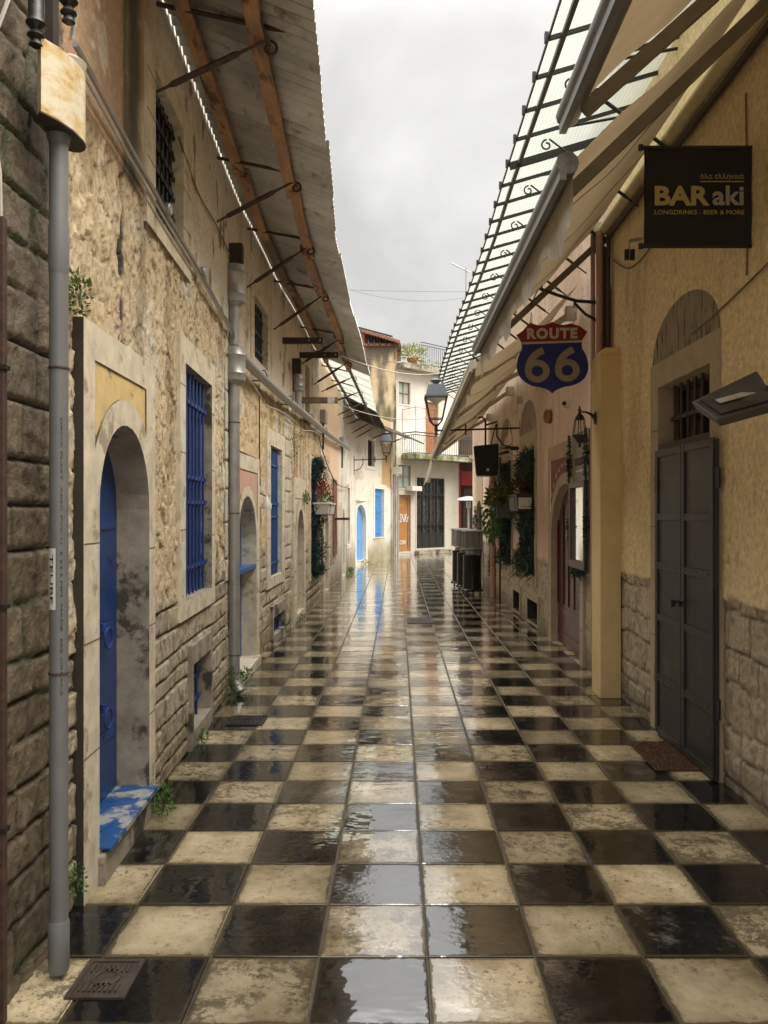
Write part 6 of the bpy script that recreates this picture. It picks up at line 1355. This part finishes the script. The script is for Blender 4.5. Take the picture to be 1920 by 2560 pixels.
wbox(RP, wb[0]-.35, wb[0]+.35, .05, .30, 1.52, 1.74, 'grey planter with trailing green plant on the second pink house window', mat('grey_planter', (.09, .10, .09), .5, .2), [(M_leafo, 240, (.4, .6), .12, (.22, .45, .16), .12, .2, 2), (M_leaf, 320, (.55, 1.1), -.18, (.14, .3, .42), .11, -.9, 3), (M_leafd, 50, (.1, .7), .22, (.12, .25, .12), .09, .1, 2)], 66)
mb = MB(); mb.pb(RP, wa[0]-.02, wa[0]-.012, .06, .24, 1.66, 1.82); o = mb.build('gift_panel', M_white, bpy.data.objects['window_box.001'])

# ---------------------------------------------------------------- patio heaters
def pheater(x, Y, label):
    t = thing('patio_heater', label, 'patio heater', (x, Y, 0), 'black glass topped patio heaters')
    mb = MB(); mb.lathe((x, Y, 0), [(.215, .06), (.22, .09), (.185, .11), (.180, .76), (.19, .78)], 24); mb.build('cabinet', mat('gloss_black', (.010, .010, .010), .22, .2, 6, .05, 30), t, smooth=True)
    mb = MB(); mb.lathe((x, Y, 0), [(.16, .78), (.12, .80), (.12, .86), (.17, .88)], 20); mb.build('burner', M_zinc, t, smooth=True)
    mb = MB(); mb.lathe((x, Y, 0), [(.205, .90), (.205, 1.24)], 24); mb.build('glass', M_heatg, t, smooth=True)
    mb = MB(); mb.lathe((x, Y, 0), [(.215, 1.235), (.225, 1.245), (.22, 1.262), (.1, 1.27)], 24); mb.lathe((x, Y, 0), [(.2, .88), (.215, .89), (.215, .91), (.2, .915)], 24)
    for k in range(4): q = PI/4+PI/2*k; mb.tube([(x+.218*math.cos(q), Y+.218*math.sin(q), .9), (x+.218*math.cos(q), Y+.218*math.sin(q), 1.245)], .007, 5)
    mb.build('cage', M_zinc, t, smooth=True); mb = MB()
    for q in (-2.4, -.8): p = Vector((x+.2*math.cos(q), Y+.2*math.sin(q), .04)); mb.tube([p-Vector((.015, 0, 0)), p+Vector((.015, 0, 0))], .04, 10)
    mb.build('wheel', M_iron, t)
pheater(1.47, 15.85, 'nearest of three black patio heaters with glass tops'); pheater(1.42, 16.75, 'middle of three black patio heaters with glass tops'); pheater(1.38, 17.65, 'farthest of three black patio heaters with glass tops')
t = thing('mushroom_heater', 'tall patio heater with pale metal hood in front of the red shop', 'patio heater', (2.15, 25, 0)); x_ = xpx(1171, 25)
mb = MB(); mb.lathe((x_, 25, 0), [(.2, 0), (.2, .7), (.03, .72), (.03, 1.75), (.07, 1.78), (.07, 1.98)], 16); mb.build('stand', M_zinc, t, smooth=True); mb = MB(); mb.lathe((x_, 25, 2.0), [(.40, 0), (.3, .08), (.1, .12), (.02, .13)], 24); mb.build('hood', M_zinc, t, smooth=True)

# ---------------------------------------------------------------- ground things
mb = MB(); mx0, mx1, my0, my1 = 1.33, 1.83, 4.78, 5.62
P_ = [(1.42, 5.0, .004), (1.80, 4.86, .004), (1.88, 5.62, .004), (1.47, 5.75, .004)]; P_ = [(1.595, 4.95, .004), (1.90, 4.95, .004), (1.905, 5.57, .004), (1.60, 5.55, .004)]
mb.hexa(P_+[(a, b, .014) for a, b, c in P_]); r = random.Random(4)
for _ in range(2600):
    u, v = r.random(), r.random(); a = Vector(P_[0]).lerp(Vector(P_[1]), u); b = Vector(P_[3]).lerp(Vector(P_[2]), u); p = a.lerp(b, v); p.z = .013; d_ = Vector((r.uniform(-.5, .5), r.uniform(-.5, .5), 1)).normalized()*.012; mb.face([p, p+Vector((.003, 0, 0)), p+d_])
o = mb.build('doormat', mat('coir', (.075, .035, .014), .9, .35, 30, .6, 120)); tag(o, 'brown coir doormat lying before the grey iron double door', 'doormat')
def drain(x0, x1, y0, y1, label, nslot, mt):
    t = thing('drain_cover', label, 'drain cover', ((x0+x1)/2, (y0+y1)/2, 0), 'iron drain covers in the paving'); mb = MB(); w_ = .018
    mb.box(x0, x1, y0, y0+w_, 0.0, .008); mb.box(x0, x1, y1-w_, y1, 0.0, .008); mb.box(x0, x0+w_, y0+w_, y1-w_, 0.0, .008); mb.box(x1-w_, x1, y0+w_, y1-w_, 0.0, .008); mb.build('frame', mt, t)
    mb = MB(); mb.box(x0+w_, x1-w_, y0+w_, y1-w_, .0, .0035); n_ = nslot
    for i in range(n_):
        xa = x0+.03+(x1-x0-.06)*i/n_; 
        for (a, b) in ((y0+.035, (y0+y1)/2-.035), ((y0+y1)/2+.035, y1-.035)): mb.box(xa, xa+(x1-x0-.06)/n_*.5, a, b, .0036, .009)
    mb.lathe(((x0+x1)/2, (y0+y1)/2, .003), [(.05, 0), (.05, .006), (.035, .006), (.035, .002)], 20); mb.build('plate', mt, t)
drain(-1.10, -.90, 2.63, 2.86, 'rusty square drain cover beside the foreground downpipe', 8, mat('dark_cast_iron', (.045, .032, .026), .35, .4, 20, .5, 70, spec=.7))
drain(.13, .52, 11.6, 12.2, 'long slotted iron drain grate in the middle of the street', 14, M_iron)
drain(-1.30, -1.02, 6.02, 6.30, 'small worn drain cover by the foot of the zinc downpipe', 8, M_iron)
def weed(Y, o, z, rad, n_, size, seed, label, mt=None, path=LP, asp=2.0):
    p = path.pos(path.s_y(Y), o, z); t = thing('weed', label, 'weed', p, 'weeds growing at the foot of the left wall'); mb = MB(); leaves(mb, p+Vector((0, 0, rad[2]*.6)), rad, int(n_*1.5), size*.6, seed, .5, asp=asp); mb.build('leaves', mt or M_leaf, t)
    r = random.Random(seed); mb = MB()
    for _ in range(6): q = p+Vector((r.uniform(-1, 1)*rad[0]*.6, r.uniform(-1, 1)*rad[1]*.6, rad[2]*.9)); mb.tube([p, p.lerp(q, .5)+Vector((0, 0, .01)), q], .0018, 4)
    mb.build('stem', M_leafo, t)
weed(4.25, .10, .0, (.05, .10, .09), 120, .045, 1, 'leafy green weed growing at the end of the worn blue door sill')
weed(3.12, .05, .12, (.03, .06, .07), 60, .035, 2, 'small weed low on the wall right of the foreground downpipe')
weed(5.55, .06, .0, (.04, .08, .06), 70, .04, 3, 'weed at the foot of the wall below the cellar window')
weed(6.85, .06, .05, (.05, .10, .16), 120, .045, 4, 'weed climbing behind the foot of the zinc downpipe')
weed(7.35, .10, .05, (.06, .14, .08), 140, .05, 5, 'bright weed on the step beyond the zinc downpipe')
weed(3.18, .04, 2.42, (.04, .08, .09), 110, .045, 6, 'trailing creeper above the foreground stone door surround', M_leafo)
weed(11.3, .06, 2.35, (.05, .25, .35), 110, .07, 7, 'straggly plant hanging high between second and third stone house', M_leafo, asp=4)
weed(21.5, .05, .0, (.08, .8, .08), 160, .08, 8, 'strip of weeds along the base of the white house')
weed(25.0, .12, .0, (.15, .5, .08), 140, .07, 9, 'yellowish weed at the foot of the sky blue door', M_dry)
weed(11.9, .06, 0, (.05, .4, .05), 90, .05, 10, 'low line of moss and weeds before the third house', M_leafo)
weed(12.5, .06, zt3-.35, (.06, .22, .10), 120, .07, 11, 'tuft of plant on the ledge above the third door arch', M_leafo)
cb = thing('wall_sconce', 'small white bulb lamp on the second stone house left of its blue grille', 'wall lamp', LP.pos(LP.s(657), .08, 1.9)); p = LP.pos(LP.s(657), .07, zpx(1262, 8.9)); mb = MB(); mb.lathe(p, [(.05, -.05), (.055, 0), (.02, .07), (.01, .1)], 12); mb.build('shade', M_white, cb, smooth=True); mb = MB(); mb.tube([p+Vector((0, 0, .09)), p+Vector((-.08, 0, .13))], .007, 5); mb.build('arm', M_iron, cb)
